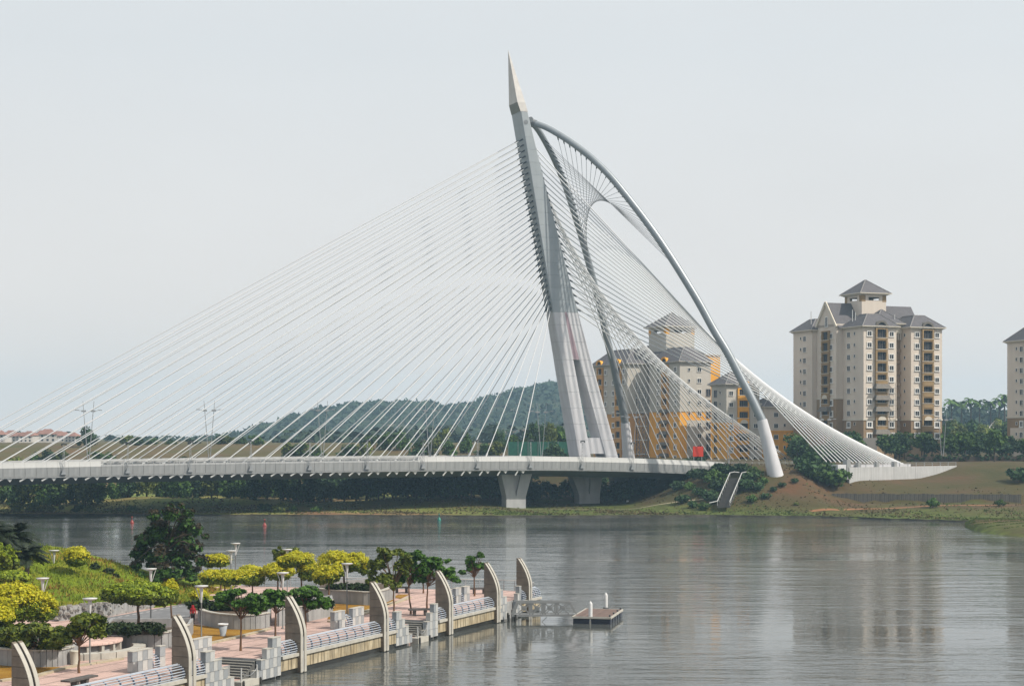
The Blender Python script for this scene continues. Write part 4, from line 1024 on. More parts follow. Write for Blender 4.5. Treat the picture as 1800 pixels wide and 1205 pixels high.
for k in (4, 5):
    MB().extrude([(-2.2, 1.1), (2.2, 1.1), (2.8, 0), (-2.8, 0)], lambda p, t: (p[0], t * (1.0 if p[1] > 1 else 1.7), p[1]), -.9, 0).build('awning', 'awning', y3, (6.3, -.02, 32.0 - 3.62 * k + .6))
arch_dormer(y3, 'F', 6.3, -.3, E3 + .3, 2.0, 4, 'yellow_wall', taper=.4)
Y4 = 548.0; O5 = Vector(((1344 - CX) * Y4 / FPX, Y4, 0))
y4 = empty('apartment_block', O5, R(24.6), 'low yellow and cream apartment wing just right of the near leg', 'apartment block')
wall(y4, 0, 11.6, 0, 10, [(19.9, 27.2, 'cream_wall'), (ZG, 19.9, 'yellow_wall')]); hip(y4, 0, 11.6, 0, 10, 27.2, 3.8, 5.2, .9, 'roof', 'cream_trim'); band(y4, 0, 11.6, 0, 10, 19.9, 'yellow_wall', .2, .5)
wall(y4, -4.4, -.01, 1.5, 9, [(ZG, 29, 'grey_cream')])
for k in range(5):
    z = 25.2 - 3.55 * k
    window(y4, 'ymid', 'F', 4.3, 0, z); window(y4, 'small', 'F', 7.6, 0, z + .25); window(y4, 'ymid', 'F', -2.4, 1.5, z)
# lattice hoist against the yellow block
hb = empty('lattice_hoist', P(1127, 800, 548), R(20), 'slim steel lattice hoist tower standing against the yellow block', 'hoist'); hb.location.z = 9.5
lm = MB(); HX = 1.15
for x in (-HX, HX):
    for y in (-HX, HX): lm.bar((x, y, 0), (x, y, 26), .16, .16)
for i in range(16):
    z = i * 1.62
    for y in (-HX, HX): lm.bar((-HX, y, z), (HX, y, z + 1.62), .09, .09); lm.bar((-HX, y, z), (HX, y, z), .09, .09)
    lm.bar((-HX, -HX, z), (-HX, HX, z + 1.62), .09, .09); lm.bar((HX, -HX, z), (HX, HX, z + 1.62), .09, .09)
lm.build('lattice_mast', 'dark_metal', hb)
for z in (3, 7.5, 12, 16.5, 21): MB().box(-HX - .5, HX + .5, -HX, HX, z, z + .18).build('landing', 'metal_pole', hb)

# red roofed houses on the left horizon
rnd = random.Random(4)
hx = [(6, 940), (34, 1000), (52, 930), (76, 1010), (92, 940), (112, 980), (128, 930), (-12, 980), (20, 1040), (64, 1060), (104, 1050), (84, 900), (44, 890), (-4, 900)]
hwall = MB().box(-5.5, 5.5, -4.5, 4.5, -2, 5.6).mesh('wall', 'house_white')
hm = MB(); hm.add([(-6.3, -5.3, 5.4), (6.3, -5.3, 5.4), (6.3, 5.3, 5.4), (-6.3, 5.3, 5.4), (-2.2, 0, 8.8), (2.2, 0, 8.8)], [(0, 1, 5, 4), (1, 2, 5), (2, 3, 4, 5), (3, 0, 4), (3, 2, 1, 0)]); hroof = hm.mesh('roof', 'terracotta')
hwin = MB()
for x in (-3.4, 0, 3.4): hwin.box(x - .7, x + .7, -4.56, -4.5, 1, 2.4); hwin.box(x - .7, x + .7, -4.56, -4.5, 3.6, 4.9)
hwin = hwin.mesh('window', 'glass')
for i, (px, Y) in enumerate(hx):
    w = XY(px, Y, 0); w.z = ground_z(w.x, Y)
    r = empty('terrace_house', w, rnd.uniform(-.5, .5), 'small pale house with a terracotta roof on the far left rise', 'house', 'red roofed houses on the left horizon')
    r.scale = (rnd.uniform(.60, .85),) * 3
    inst('wall', hwall, r); inst('roof', hroof, r); inst('window', hwin, r)
# pale domed pavilion roof among the far trees between the towers
pv_ = empty('pavilion', XY(1750, 800, 11), 0, 'small cream pavilion with an upturned roof among the far trees between the towers', 'pavilion')
MB().box(-3.2, 3.2, -3.2, 3.2, 0, 10.5).build('wall', 'cream_wall', pv_)
q = MB(); q.add([(-5.2, -5.2, 11.2), (5.2, -5.2, 11.2), (5.2, 5.2, 11.2), (-5.2, 5.2, 11.2), (-2.2, -2.2, 12.2), (2.2, -2.2, 12.2), (2.2, 2.2, 12.2), (-2.2, 2.2, 12.2), (0, 0, 15.5)],
      [(0, 1, 5, 4), (1, 2, 6, 5), (2, 3, 7, 6), (3, 0, 4, 7), (4, 5, 8), (5, 6, 8), (6, 7, 8), (7, 4, 8), (3, 2, 1, 0)]); q.build('roof', 'cream_trim', pv_)
# ------------------------------------------------------------------ far bank: walls, stairs, nets
def ground_at(px, Y, sink=0.0):
    w = XY(px, Y, 0); w.z = ground_z(w.x, Y) - sink; return w
A_, B_ = P(1493, 821, 420), P(1682, 821, 447)
rw = empty('retaining_wall', (A_.x, A_.y, 0), math.atan2(B_.y - A_.y, B_.x - A_.x), 'bright white concrete retaining wall tapering along the right bank below the back stays', 'retaining wall')
Lw = (B_ - A_).length; zt = A_.z; npan = 5
for i in range(npan):
    x0, x1 = Lw * i / npan + .03, Lw * (i + 1) / npan - .03
    zb0, zb1 = lerp(6.3, 10.2, (i / npan) ** 1.7), lerp(6.3, 10.2, ((i + 1) / npan) ** 1.7)
    MB().extrude([(x0, zb0 - 2.4), (x1, zb1 - 2.4), (x1, zt), (x0, zt)], lambda p, t: (p[0], t, p[1]), 0, .6).build('wall_panel', 'wall_pale', rw)
cb = MB()
for i in range(14): cb.bar((Lw * i / 13, .3, zt), (Lw * i / 13, .3, zt + 1.0), .12, .12)
for z in (.5, .95): cb.bar((0, .3, zt + z), (Lw, .3, zt + z), .08, .08)
cb.build('hand_rail', 'metal_pole', rw)
for x in (3.5, 10.5, 17.5): MB().box(x, x + 1.1, .1, 1.0, zt, zt + 1.25).build('anchor_cap', 'panel_grey', rw)
MB().box(-.6, .8, .2, 1.6, zt - 3, zt + 2.0).build('end_post', 'panel_grey', rw)
C_, D_ = P(1462, 867, 413), P(1795, 867, 407)
lw = empty('low_wall', (C_.x, C_.y, 0), math.atan2(D_.y - C_.y, D_.x - C_.x), 'long low stained concrete wall stepping across the right bank slope', 'wall')
Ll = (D_ - C_).length; nst = 44
slabm = MB().box(0.02, Ll / nst - .02, 0, .35, -1.2, 1.75).mesh('wall_slab', 'old_wall')
for i in range(nst):
    x = Ll * i / nst; inst('wall_slab', slabm, lw, (x, 0, C_.z - 1.75 + .12 * math.sin(i * .7) * (i % 3 == 0)))
# stairway with bent metal rails
b0, b1 = P(1261, 888, 396), P(1283, 888, 396); t0_, t1_ = P(1283, 838, 413), P(1304, 838, 413)
st = empty('bank_stair', (0, 0, 0), 0, 'grey open stairway with shiny bent handrails climbing the bank to the deck end', 'stairway')
ns = 26
for i in range(ns):
    t = i / ns; a = b0.lerp(t0_, t); b = b1.lerp(t1_, t); a2 = b0.lerp(t0_, t + 1 / ns); b2 = b1.lerp(t1_, t + 1 / ns)
    MB().add([a, b, (b2.x, b2.y, b.z), (a2.x, a2.y, a.z), a - Vector((0, 0, .5)), b - Vector((0, 0, .5)), (b2.x, b2.y, b.z - .5), (a2.x, a2.y, a.z - .5)],
             [(0, 1, 2, 3), (7, 6, 5, 4), (0, 4, 5, 1), (1, 5, 6, 2), (2, 6, 7, 3), (3, 7, 4, 0)]).build('step', 'step_grey', st)
for a, b in ((b0, t0_), (b1, t1_)):
    rl = MB(); up = Vector((0, 0, 1.05)); pts = [a - Vector((2.0 if a is b0 else 0, .6, 0)) + up * .6, a + up, b + up, b + up + Vector((1.2, .8, .2)), b + up + Vector((2.4, 1.2, .05))]
    rl.tube(pts, .10, 7)
    for k in range(9): q = a.lerp(b, k / 8); rl.tube([q, q + up], .05, 5)
    rl.build('hand_rail', 'white_metal', st)
net = empty('net_fence', P(945, 800, 520), 0, 'dark green netting fence beyond the deck just left of the pylon', 'fence'); net.location.z = 8
for i in range(6): MB().box(-9 + i * 3.05, -9 + i * 3.05 + 2.95, 0, .08, 2.5, 8.6).build('net_panel', 'net_green', net)
for i in range(7): MB().box(-9.06 + i * 3.05, -8.94 + i * 3.05, -.1, .02, 0, 8.8).build('post', 'metal_pole', net)
cpv = empty('shelter', XY(783, 452, ground_z(-18, 452)), 0, 'small bright green shelter roof among the dark trees under the deck', 'shelter')
zc = CAM_H - (843 - HY) * 452 / FPX - cpv.location.z
MB().lathe([(1.75, zc - .3), (1.5, zc + .05), (.7, zc + .4), (0.01, zc + .5)], 14).build('roof', 'canopy_green', cpv); MB().tube([(0, 0, -.3), (0, 0, zc)], .08, 6).build('post', 'metal_pole', cpv)
mk = empty('marker_sign', G(1103, 887, .6), 0, 'small white sign plate on the bank below the far piers', 'sign'); MB().box(-.3, .3, -.03, .03, .5, 1.2).build('plate', 'white_paint', mk); MB().box(-.04, .04, .03, .1, -.2, 1.1).build('post', 'metal_pole', mk)

# laterite track and pale footpath along the right bank, following the ground
def track(name, pts, w, m):
    mb = MB(); pp = smooth_path([G(px, py, z) for px, py, z in pts], 10)
    for p in pp:
        for _ in range(6):                      # settle on the slope
            p.z = ground_z(p.x, p.y) + .05
    for a, b in zip(pp, pp[1:]):
        d = (b - a).normalized(); s_ = Vector((-d.y, d.x, 0)) * w / 2; q = [a - s_, b - s_, b + s_, a + s_]
        mb.add([(v.x, v.y, ground_z(v.x, v.y) + .05) for v in q], [(0, 1, 2, 3)])
    mb.build(name, m, kind='structure')
track('dirt_track', [(1425, 894, 1.5), (1500, 891, 1.8), (1580, 889.5, 2.0), (1680, 889, 2.0), (1810, 889, 2.0)], 2.2, 'laterite')
track('footpath', [(905, 893, .7), (1010, 893, .7), (1120, 893, .7), (1245, 893, .9)], .6, 'kerb_tan')
# tufts of rough grass on the banks
rng = np.random.default_rng(31); n = 34000; gx = rng.uniform(-135, 135, n); gd = rng.uniform(0, 1, n) ** 1.5 * 62 + .2
sel = []; 
for x, d in zip(gx, gd):
    Y = shore(x) + d; z = ground_z(x, Y); sel.append((x, Y, z))
sel = np.array(sel); hgt = rng.uniform(.08, .36, n) * np.where(gd < 2.5, .6, 1.0); wd = rng.uniform(.12, .45, n); az = rng.uniform(-.6, .6, n)
V = np.stack([sel + np.stack([-wd * np.cos(az), -wd * np.sin(az), np.full(n, -.05)], 1), sel + np.stack([wd * np.cos(az), wd * np.sin(az), np.full(n, -.05)], 1), sel + np.stack([rng.normal(size=n) * .15, rng.normal(size=n) * .15, hgt], 1)], 1)
patchy = np.sin(sel[:, 0] * .13 + 1) + np.sin(sel[:, 0] * .31 + gd * .2) + rng.normal(size=n) * .7 - gd * .03
keep = rng.random(n) < np.clip(.45 + .35 * np.sin(sel[:, 0] * .21 + gd * .15), .12, 1) * np.where(gd > 26, .35, 1)
tag(inst('bank_tufts', np_mesh('bank_tufts', V[keep], ['bank_blade', 'bank_straw'], (patchy < -.2).astype(int)[keep], 3)), 'rough grass tufts growing over the far bank', 'grass', None, 'stuff')

# ------------------------------------------------------------------ trees of the far bank (a few kinds, copied)
def far_kind(name, mats, seed, h, w, low, n=900, size=.75, up=.4, gaps=.35):
    rnd = random.Random(seed); blobs = []
    nb = 4
    for i in range(nb):
        a = i * 2 * math.pi / nb + rnd.random(); rr = w * .26
        blobs.append((rr * math.cos(a), rr * math.sin(a), lerp(low + w * .25, h - w * .3, rnd.random()), w * rnd.uniform(.26, .36), w * rnd.uniform(.26, .36), (h - low) * rnd.uniform(.26, .36)))
    blobs.append((0, 0, h - (h - low) * .36, w * .3, w * .3, (h - low) * .36)); blobs.append((0, 0, low + (h - low) * .38, w * .4, w * .4, (h - low) * .36))
    V, _ = crown(blobs, n, size, seed, clumps=40, fill=gaps, clump_r=.30, up=up, aspect=1.35)
    cm = np_mesh('crown', V, mats); tm = trunk_mesh('trunk', h * .55, .16 + h * .012, [(b[0] * .8, b[1] * .8, b[2]) for b in blobs], seed, 'bark_dark')
    return name, tm, cm
K = {'wood': [far_kind('mangrove_tree', 'leaf_wood', 21 + i, 8.0, 6.5, .4, 1150, .62) for i in range(3)],
     'mix': [far_kind('bank_tree', m, 31 + i, 8.5, 6.5, .3, 1200, .62) for i, m in enumerate(('leaf_far', 'leaf_wood', 'leaf_far_olive', 'leaf_far'))],
     'shrub': [far_kind('bank_shrub', m, 41 + i, 3.0, 4.2, .1, 520, .45) for i, m in enumerate(('leaf_far', 'leaf_far_olive', 'leaf_wood'))],
     'tall': [far_kind('street_tree', m, 51 + i, 10.0, 7.0, 2.6, 950, .65, gaps=.2) for i, m in enumerate(('leaf_far', 'leaf_wood', 'leaf_far'))]}
rnd = random.Random(77)
MARKS = [(155, 'the first lamp post'), (220, 'the second floodlight mast'), (300, 'the dark waterside tree'), (367, 'the second lamp post'), (433, 'the fifth floodlight mast'), (500, 'the left end of the hill'), (567, 'the third lamp post'), (637, 'the seventh floodlight mast'),
         (690, 'the long hill'), (756, 'the fourth lamp post'), (830, 'the last floodlight before the piers'), (905, 'the first pier'), (1035, 'the pylon foot'), (1092, 'the far leg'), (1180, 'the red board'), (1280, 'the bank stair'), (1360, 'the near leg foot'),
         (1455, 'the steepest near stay'), (1500, 'the end of the white wall'), (1540, 'the big tower middle'), (1605, 'the tower right corner'), (1657, 'the lamp post by the tower'), (1750, 'the pale pavilion'), (1790, 'the right edge tower')]
def place(px):
    m = min(MARKS, key=lambda q: abs(q[0] - px)); d_ = px - m[0]
    return (', in line with ' if abs(d_) < 11 else ', just left of ' if -28 < d_ < 0 else ', further left of ' if d_ < 0 else ', just right of ' if d_ < 28 else ', further right of ') + m[1]
def far_tree(kind, px, Y, hscale, label, group, cat='tree', wscale=None, v=None, z=None):
    ks = K[kind]; nm, tm, cm = ks[rnd.randrange(len(ks)) if v is None else v % len(ks)]
    if group: label = label + place(px)
    w = ground_at(px, Y, .15)
    if z is not None: w.z = z
    r = empty(nm, w, rnd.uniform(0, 6.28), label, cat, group)
    ws = wscale or hscale * rnd.uniform(.9, 1.2); r.scale = (ws, ws * rnd.uniform(.9, 1.1), hscale)
    inst('trunk', tm, r); inst('crown', cm, r)
    return r
def top_scale(py, px, Y, h):            # scale that lifts a crown of height h to picture row py
    g = ground_at(px, Y); return max(.3, (CAM_H - (py - HY) * Y / FPX - g.z) / h)
# dense wood under the deck
for i in range(34):
    px = 548 + (i % 17) * 20.5 + rnd.uniform(-7, 7); Y = (437 if i < 17 else 449) + rnd.uniform(-4, 5)
    far_tree('wood', px, Y, rnd.uniform(.80, 1.08), 'dense dark tree in the waterside wood', 'dark wood under the deck', v=i)
# darker trees left under the deck
for i, px in enumerate([4, 28, 50, 78, 100, 128, 150, 172, 196, 225, 258, 290, 318, 345, 372, 400, 425, 448, 470, 498, 522, 545]):
    Y = (412 if px < 300 else 427) + (9 if 185 < px < 300 else 0) + rnd.uniform(0, 9); 
    far_tree('mix', px, Y, rnd.uniform(.72, 1.0) * (.85 if 185 < px < 300 else 1), 'green bank tree below the deck', 'trees below the left half of the deck', v=i)
for i in range(34):
    px = rnd.uniform(0, 880); Y = rnd.uniform(446, 466)
    far_tree('mix', px, Y, rnd.uniform(.9, 1.25), 'green tree further back under the deck', 'trees further back under the deck')
for i in range(26):
    px = rnd.uniform(0, 560); Y = shore((px - 900) * .133) + rnd.uniform(5, 13)
    if 170 < px < 215 or 400 < px < 440: continue
    far_tree('shrub', px, Y, rnd.uniform(.4, 1.0), 'low shrub on the left bank edge', 'shrubs on the left bank', 'shrub')
for i in range(24):
    px = rnd.uniform(905, 1250); Y = rnd.uniform(468, 500)
    far_tree('wood', px, Y, rnd.uniform(.7, 1.0) if px < 1040 else .42, 'dark shaded tree behind the piers', 'shaded trees behind the piers')
for i in range(34):  # more dark trees between the piers, added to stand in for ground shadow
    px = rnd.uniform(905, 1235); Y = rnd.uniform(447, 462)
    far_tree('wood', px, Y, rnd.uniform(.5, .72), 'low dark tree under the deck', 'low dark trees by the piers')
# the slope right of the piers and around the stair
for i, (px, Y, h) in enumerate([(1205, 436, .9), (1222, 428, 1.1), (1240, 422, 1.3), (1256, 417, 1.4), (1270, 421, 1.3), (1246, 410, .9), (1228, 414, .9), (1212, 420, .8), (1318, 413, 1.0), (1330, 408, .9), (1305, 418, 1.1), (1342, 412, .7), (1375, 410, .45), (1360, 408, .5), (1398, 412, .5), (1322, 402, .7), (1346, 404, .6), (1200, 410, .9), (1218, 404, .7), (1236, 401, .75), (1252, 406, 1.0), (1262, 412, 1.2), (1310, 409, 1.1), (1326, 414, 1.2), (1190, 424, 1.0)]):
    far_tree('shrub', px, Y, h, 'scrubby bush on the dark slope', 'bushes around the bank stair', 'shrub', v=(2, 2, 2, 0)[i % 4])
for i, (px, Y, h) in enumerate([(1408, 424, 1.2), (1424, 418, 1.55), (1440, 418, 1.6), (1458, 418, 1.55), (1473, 420, 1.4), (1484, 422, 1.1), (1430, 428, 1.6), (1448, 420, 1.9), (1466, 417, 1.9)]):
    far_tree('shrub', px, Y, h, 'bushy green thicket on the bank', 'thicket beside the white wall', 'shrub', v=(2, 2, 0)[i % 3])
far_tree('shrub', 1640, 392, .85, 'spiky green bush on the grassy bank left of the spit', None, 'bush', v=0); far_tree('shrub', 1758, 394, .6, 'small round bush on the grass at far right near the spit', None, 'bush', v=0)
far_tree('shrub', 1793, 424, 1.5, 'dark leafy bush on the slope at the right edge above the low wall', None, 'bush', wscale=1.6, v=2)
far_tree('shrub', 1400, 399, .35, 'sparse small bush alone on the reddish slope right of the leg foot', None, 'bush', v=1)
# behind the deck, above the parapet line
big = far_tree('mix', 153, 620, top_scale(748, 153, 620, 8.5), 'big round dark tree standing alone on the left skyline', None, v=1, wscale=1.25)
for i, (px, py, Y) in enumerate([(60, 792, 560), (85, 788, 560), (105, 790, 560), (170, 790, 560), (190, 792, 560), (385, 762, 640), (400, 764, 640), (450, 762, 640), (425, 766, 660), (245, 766, 680), (222, 764, 690), (268, 768, 700), (300, 770, 690), (340, 770, 690),
                                (505, 776, 560), (530, 772, 560), (555, 780, 560), (610, 778, 560), (640, 776, 560), (680, 756, 600), (705, 752, 600), (735, 770, 560), (760, 768, 560), (790, 772, 560), (820, 758, 580), (850, 776, 560), (870, 775, 560), (905, 760, 560), (930, 742, 560), (950, 738, 560), (968, 742, 555), (985, 744, 560), (1000, 746, 560), (880, 752, 600), (780, 752, 620), (650, 762, 620)]):
    far_tree('mix', px, Y, top_scale(py, px, Y, 8.5), 'green tree rising beyond the deck', 'trees beyond the deck', wscale=rnd.uniform(.8, 1.15), v=i)
# right hand plateau in front of the towers
for i in range(36):
    px = rnd.uniform(1385, 1830); Y = rnd.uniform(486, 512)
    if abs(px - 1657) < 10: continue
    far_tree('tall', px, Y, top_scale(rnd.uniform(754, 770), px, Y, 10), 'leafy tree below the beige towers', 'trees along the foot of the towers', wscale=rnd.uniform(.8, 1.1))
far_tree('tall', 1748, 470, top_scale(750, 1748, 470, 10), 'spreading tree with a clear trunk in front of the right edge tower', None, v=0, wscale=.95)
for i in range(20):
    px = rnd.uniform(1395, 1520); Y = rnd.uniform(470, 500)
    far_tree('mix', px, Y, top_scale(rnd.uniform(766, 785), px, Y, 8.5), 'bushy tree seen through the near stays', 'trees behind the near back stays', wscale=.9)
for i in range(26):
    px = rnd.uniform(1650, 1830); Y = rnd.uniform(640, 760)
    far_tree('mix', px, Y, top_scale(rnd.uniform(735, 752), px, Y, 8.5), 'hazy green tree between the towers', 'hazy trees between the towers', wscale=1.3)
# clipped hedge in front of the tower trees
hg = empty('hedge', ground_at(1700, 478), 0, 'long dark clipped hedge along the top of the right bank', 'hedge')
V, _ = crown([(-16 + i * 2.2, 0, .9, 1.5, .9, 1.15) for i in range(27)], 6500, .42, 91, clumps=20, fill=.6, aspect=1.3)
inst('foliage', np_mesh('foliage', V, 'leaf_wood'), hg); MB().box(-17, 43, -.3, .3, -.3, 1.4).build('stem', 'bark_dark', hg)
# palms on the far ridge
fr_ = np.random.default_rng(8); pv = []
for k in range(16):
    a = k * 2.4; el = fr_.uniform(-.2, .9); pts = []
    for t in np.linspace(0, 1, 5): pts.append(np.array([math.cos(a) * math.cos(el) * t * 3.6, math.sin(a) * math.cos(el) * t * 3.6, math.sin(el) * t * 3.2 - 1.9 * t * t]))
    side = np.array([-math.sin(a), math.cos(a), 0])
    for p, q in zip(pts, pts[1:]):
        w0 = .42; pv.append([p - side * w0, q - side * w0, q + side * w0 + [0, 0, -.2], p + side * w0 + [0, 0, -.2]])
palm_crown = np_mesh('crown', np.array(pv), 'leaf_far'); palm_trunk = MB().tube([(0, 0, -9), (0.2, 0, -4), (0, 0, 0)], [.3, .25, .2], 6).mesh('trunk', 'bark_dark')
for px, py in ((1672, 704), (1706, 702), (1722, 705), (1690, 708), (1756, 703), (1766, 696), (1742, 708)):
    r = empty('palm_tree', P(px, py, 900), rnd.random() * 6, 'hazy palm on the blue ridge between the towers', 'palm', 'palms on the far ridge'); r.scale = (1.5,) * 3
    inst('trunk', palm_trunk, r); inst('crown', palm_crown, r)
# ------------------------------------------------------------------ the promenade and its quay  (local x = q along the quay, y = w inland)
ZP = 1.7
QA = math.atan2(.922, .387); Q0 = Vector((-16.2, 130.8, 0)); QD = Vector((.387, .922, 0)); WD = Vector((-.922, .387, 0))
def QW(q, w, z=0.0): v = Q0 + QD * q + WD * w; v.z = z; return v
def QP(px, w=0.0):
    u = (px - CX) / FPX; return (u * (130.8 + .387 * w) + 16.2 + .922 * w) / (.387 - .922 * u)
def toQ(v): d = Vector((v.x, v.y, 0)) - Q0; return d.dot(QD), d.dot(WD)
def GP(px, py, z=ZP): return G(px, py, z)
# paved ground, with bites for the two stairs
q2, q3, q4, q5, q6, q7 = (QP(x) for x in (332, 528, 674, 788, 872, 928)); q1 = QP(55); QT = 51.0
SA0, SA1 = QP(412, .2) + .1, QP(448.7, .2) - .1
SB0, SB1 = QP(724.7, .2) + .1, QP(746.7, .2) - .1
front_line = [(-60, .45), (SA0 - .3, .45), (SA0 - .3, 3.4), (SA1 + .7, 3.4), (SA1 + .7, .45), (SB0 - .3, .45), (SB0 - .3, 3.4), (SB1 + .7, 3.4), (SB1 + .7, .45), (QT - 2, .45), (QT, 1.2)]
poly = [QW(*p) for p in front_line] + [Vector((1.5, 180.5, 0)), Vector((-2, 182.6, 0)), Vector((-14, 184, 0)), Vector((-27, 186.5, 0)), Vector((-34, 190, 0)), Vector((-85, 198, 0)), Vector((-85, 80, 0))]
MB().prism([(p.x, p.y) for p in poly], -1.5, ZP, 0, 1).build('promenade', ['planter_wall', 'pink_paving'], kind='structure')

def quad_strip(name, pts, z, m, kind='structure'):
    o = MB().add([(p.x, p.y, z) for p in pts], [tuple(range(len(pts)))]).build(name, m, kind=kind); return o
def patch(name, pxs, m, dz, kind='structure'):
    return quad_strip(name, [GP(*p) for p in pxs], ZP + dz, m)
patch('dry_lawn', [(318, 1128), (335, 1096), (372, 1101), (420, 1106), (472, 1104), (460, 1107), (400, 1121), (352, 1132)], 'dry_grass', .012)
patch('dry_lawn', [(575, 1088), (590, 1060), (650, 1063), (692, 1053), (690, 1057), (648, 1074), (606, 1086)], 'dry_grass', .012)
patch('dry_lawn', [(-40, 1197), (-40, 1160), (20, 1168), (110, 1172), (60, 1186), (0, 1194)], 'dry_grass', .012)
patch('dry_lawn', [(690, 1049), (700, 1044), (720, 1044), (704, 1052)], 'dry_grass', .012)
# tan kerbs round the lawns, real steps
def kerb(pxs, label, w=.45, h=.13):
    k = empty('kerb', GP(*pxs[0]), 0, label, 'kerb'); b = GP(*pxs[0])
    for (a, c) in zip(pxs, pxs[1:]):
        A, C = GP(*a) - b, GP(*c) - b; n = max(1, int((C - A).length / 2.2))
        for i in range(n): MB().bar(A.lerp(C, (i + .01) / n) + Vector((0, 0, h / 2)), A.lerp(C, (i + .99) / n) + Vector((0, 0, h / 2)), w, h).build('kerb_stone', 'kerb_tan', k)
kerb([(318, 1131), (352, 1135), (404, 1123), (462, 1109), (474, 1105)], 'tan kerb along the dry lawn with the grey bin')
kerb([(578, 1093), (606, 1089), (650, 1076), (694, 1058)], 'tan kerb along the dry lawn behind the lamp post')
kerb([(0, 1197), (62, 1189), (115, 1174), (215, 1158)], 'tan kerb beside the lawn at the lower left corner')
kerb([(640, 1075), (690, 1062), (720, 1050)], 'short tan kerb by the two trees with brown trunks')
# asphalt path behind, with pale edge lines
patch('path', [(120, 1098), (180, 1086), (328, 1060), (338, 1064), (334, 1084), (300, 1090), (200, 1104)], 'asphalt', .016)
for a, b in (((182, 1089), (326, 1063)), ((190, 1103), (330, 1081))):
    A, B = GP(*a), GP(*b); ln = MB(); n = 12
    for i in range(n):
        p0, p1 = A.lerp(B, i / n), A.lerp(B, (i + .55) / n); d = (B - A).normalized(); s_ = Vector((-d.y, d.x, 0)) * .07
        ln.add([(v.x, v.y, ZP + .021) for v in (p0 - s_, p1 - s_, p1 + s_, p0 + s_)], [(0, 1, 2, 3)])
    ln.build('path_marking', 'white_paint', kind='structure')

# --- quay wall bays, copings
def bay(qa, qb, label, z0=-.9, w=.0):
    r = empty('quay_wall', QW(qa, 0), QA, label, 'quay wall'); n = max(1, round((qb - qa) / 3.1)); L = (qb - qa) / n
    for i in range(n):
        MB().box(i * L + .02, (i + 1) * L - .02, w, .5, .42, 1.32).build('wall_panel', 'quay_concrete', r)
        MB().box(i * L + .015, (i + 1) * L - .015, w - .16, .62, 1.325, 1.56).build('coping_stone', 'coping', r)
    MB().box(0, qb - qa, w + .12, .5, z0, .42).build('wet_base', 'wet_wall', r)
bay(-62, q1 - .45, 'stained quay wall at the lower left corner of the photo')
bay(q1 + .45, q2 - .45, 'stained quay wall bay between the two fins at the lower left'); bay(q2 + .45, QP(361.3), 'short quay wall piece just right of the second fin')
bay(QP(494), q3 - .45, 'short quay wall piece just left of the third fin'); bay(q3 + .45, q4 - .45, 'long stained quay wall bay with railing between third and fourth fins')
bay(q4 + .45, QP(696.7), 'short quay wall piece just right of the fourth fin'); bay(QP(770), q5 - .45, 'short quay wall piece just left of the fifth fin')
bay(q5 + .45, q6 - .45, 'stained quay wall bay with curved railing between fifth and sixth fins'); bay(q6 + .45, QP(880), 'short quay wall piece just right of the sixth fin')
bay(q7 - 1.6, q7 - .45, 'short quay wall piece just left of the last fin'); bay(q7 + .45, QT - 1.5, 'quay wall piece at the tip of the promenade beyond the last fin')

# --- curved stone fins in courses
def w_out(z):
    return -.27 if z < 2.9 else -.27 + 1.32 * ((z - 2.9) / 2.95) ** 1.75
def fin(q, label, ztop=5.85):
    r = empty('stone_fin', QW(q, 0), QA, label, 'stone fin', 'curved stone fins along the quay'); ws = 1.08
    zz = [-.6, .05, .8, 1.55, 2.3, 3.05, 3.75, 4.4, 5.0, 5.5, ztop]
    for a, b in zip(zz, zz[1:]):
        z0, z1 = a + .012, b - .012; n = 4
        prof = [(w_out(lerp(z0, z1, i / n)), lerp(z0, z1, i / n)) for i in range(n + 1)] + [(ws, z1), (ws, z0)]
        for x0, x1 in ((-.46, -.09), (.09, .46)):
            MB().extrude(prof, lambda p, t: (t, p[0], p[1]), x0, x1).build('stone_course', 'stone_side' if b > .1 else 'wet_wall', r)
    n = 26; prof = [(w_out(z) + .10, z) for z in np.linspace(-.6, ztop - .12, n)] + [(ws - .05, ztop - .12), (ws - .05, -.6)]
    core = MB().extrude(prof, lambda p, t: (t, p[0], p[1]), -.088, .088).build('fin_core', 'dark_metal', r)
    ms = MB()
    zr = np.linspace(.06, ztop - .1, 26)
    for a, b in zip(zr, zr[1:]): ms.add([(-.45, w_out(a) - .03, a), (-.11, w_out(a) - .03, a), (-.11, w_out(b) - .03, b), (-.45, w_out(b) - .03, b), (-.45, w_out(a) + .02, a), (-.11, w_out(a) + .02, a), (-.11, w_out(b) + .02, b), (-.45, w_out(b) + .02, b)], [(0, 1, 2, 3), (7, 6, 5, 4), (0, 4, 5, 1), (2, 6, 7, 3), (1, 5, 6, 2), (3, 7, 4, 0)])
    for a, b in zip(zr, zr[1:]): ms.add([(.11, w_out(a) - .03, a), (.45, w_out(a) - .03, a), (.45, w_out(b) - .03, b), (.11, w_out(b) - .03, b), (.11, w_out(a) + .02, a), (.45, w_out(a) + .02, a), (.45, w_out(b) + .02, b), (.11, w_out(b) + .02, b)], [(0, 1, 2, 3), (7, 6, 5, 4), (0, 4, 5, 1), (2, 6, 7, 3), (1, 5, 6, 2), (3, 7, 4, 0)])
    ms.build('edge_capping', 'coping', r)
    MB().box(-.075, .075, w_out(2.0) + .02, w_out(2.0) + .09, 1.75, 2.75).build('slot_light', 'metal_pole', r)
    MB().box(-.08, .08, w_out(0) + .02, w_out(0) + .08, .1, 1.7).build('metal_strip', 'block_light', r)
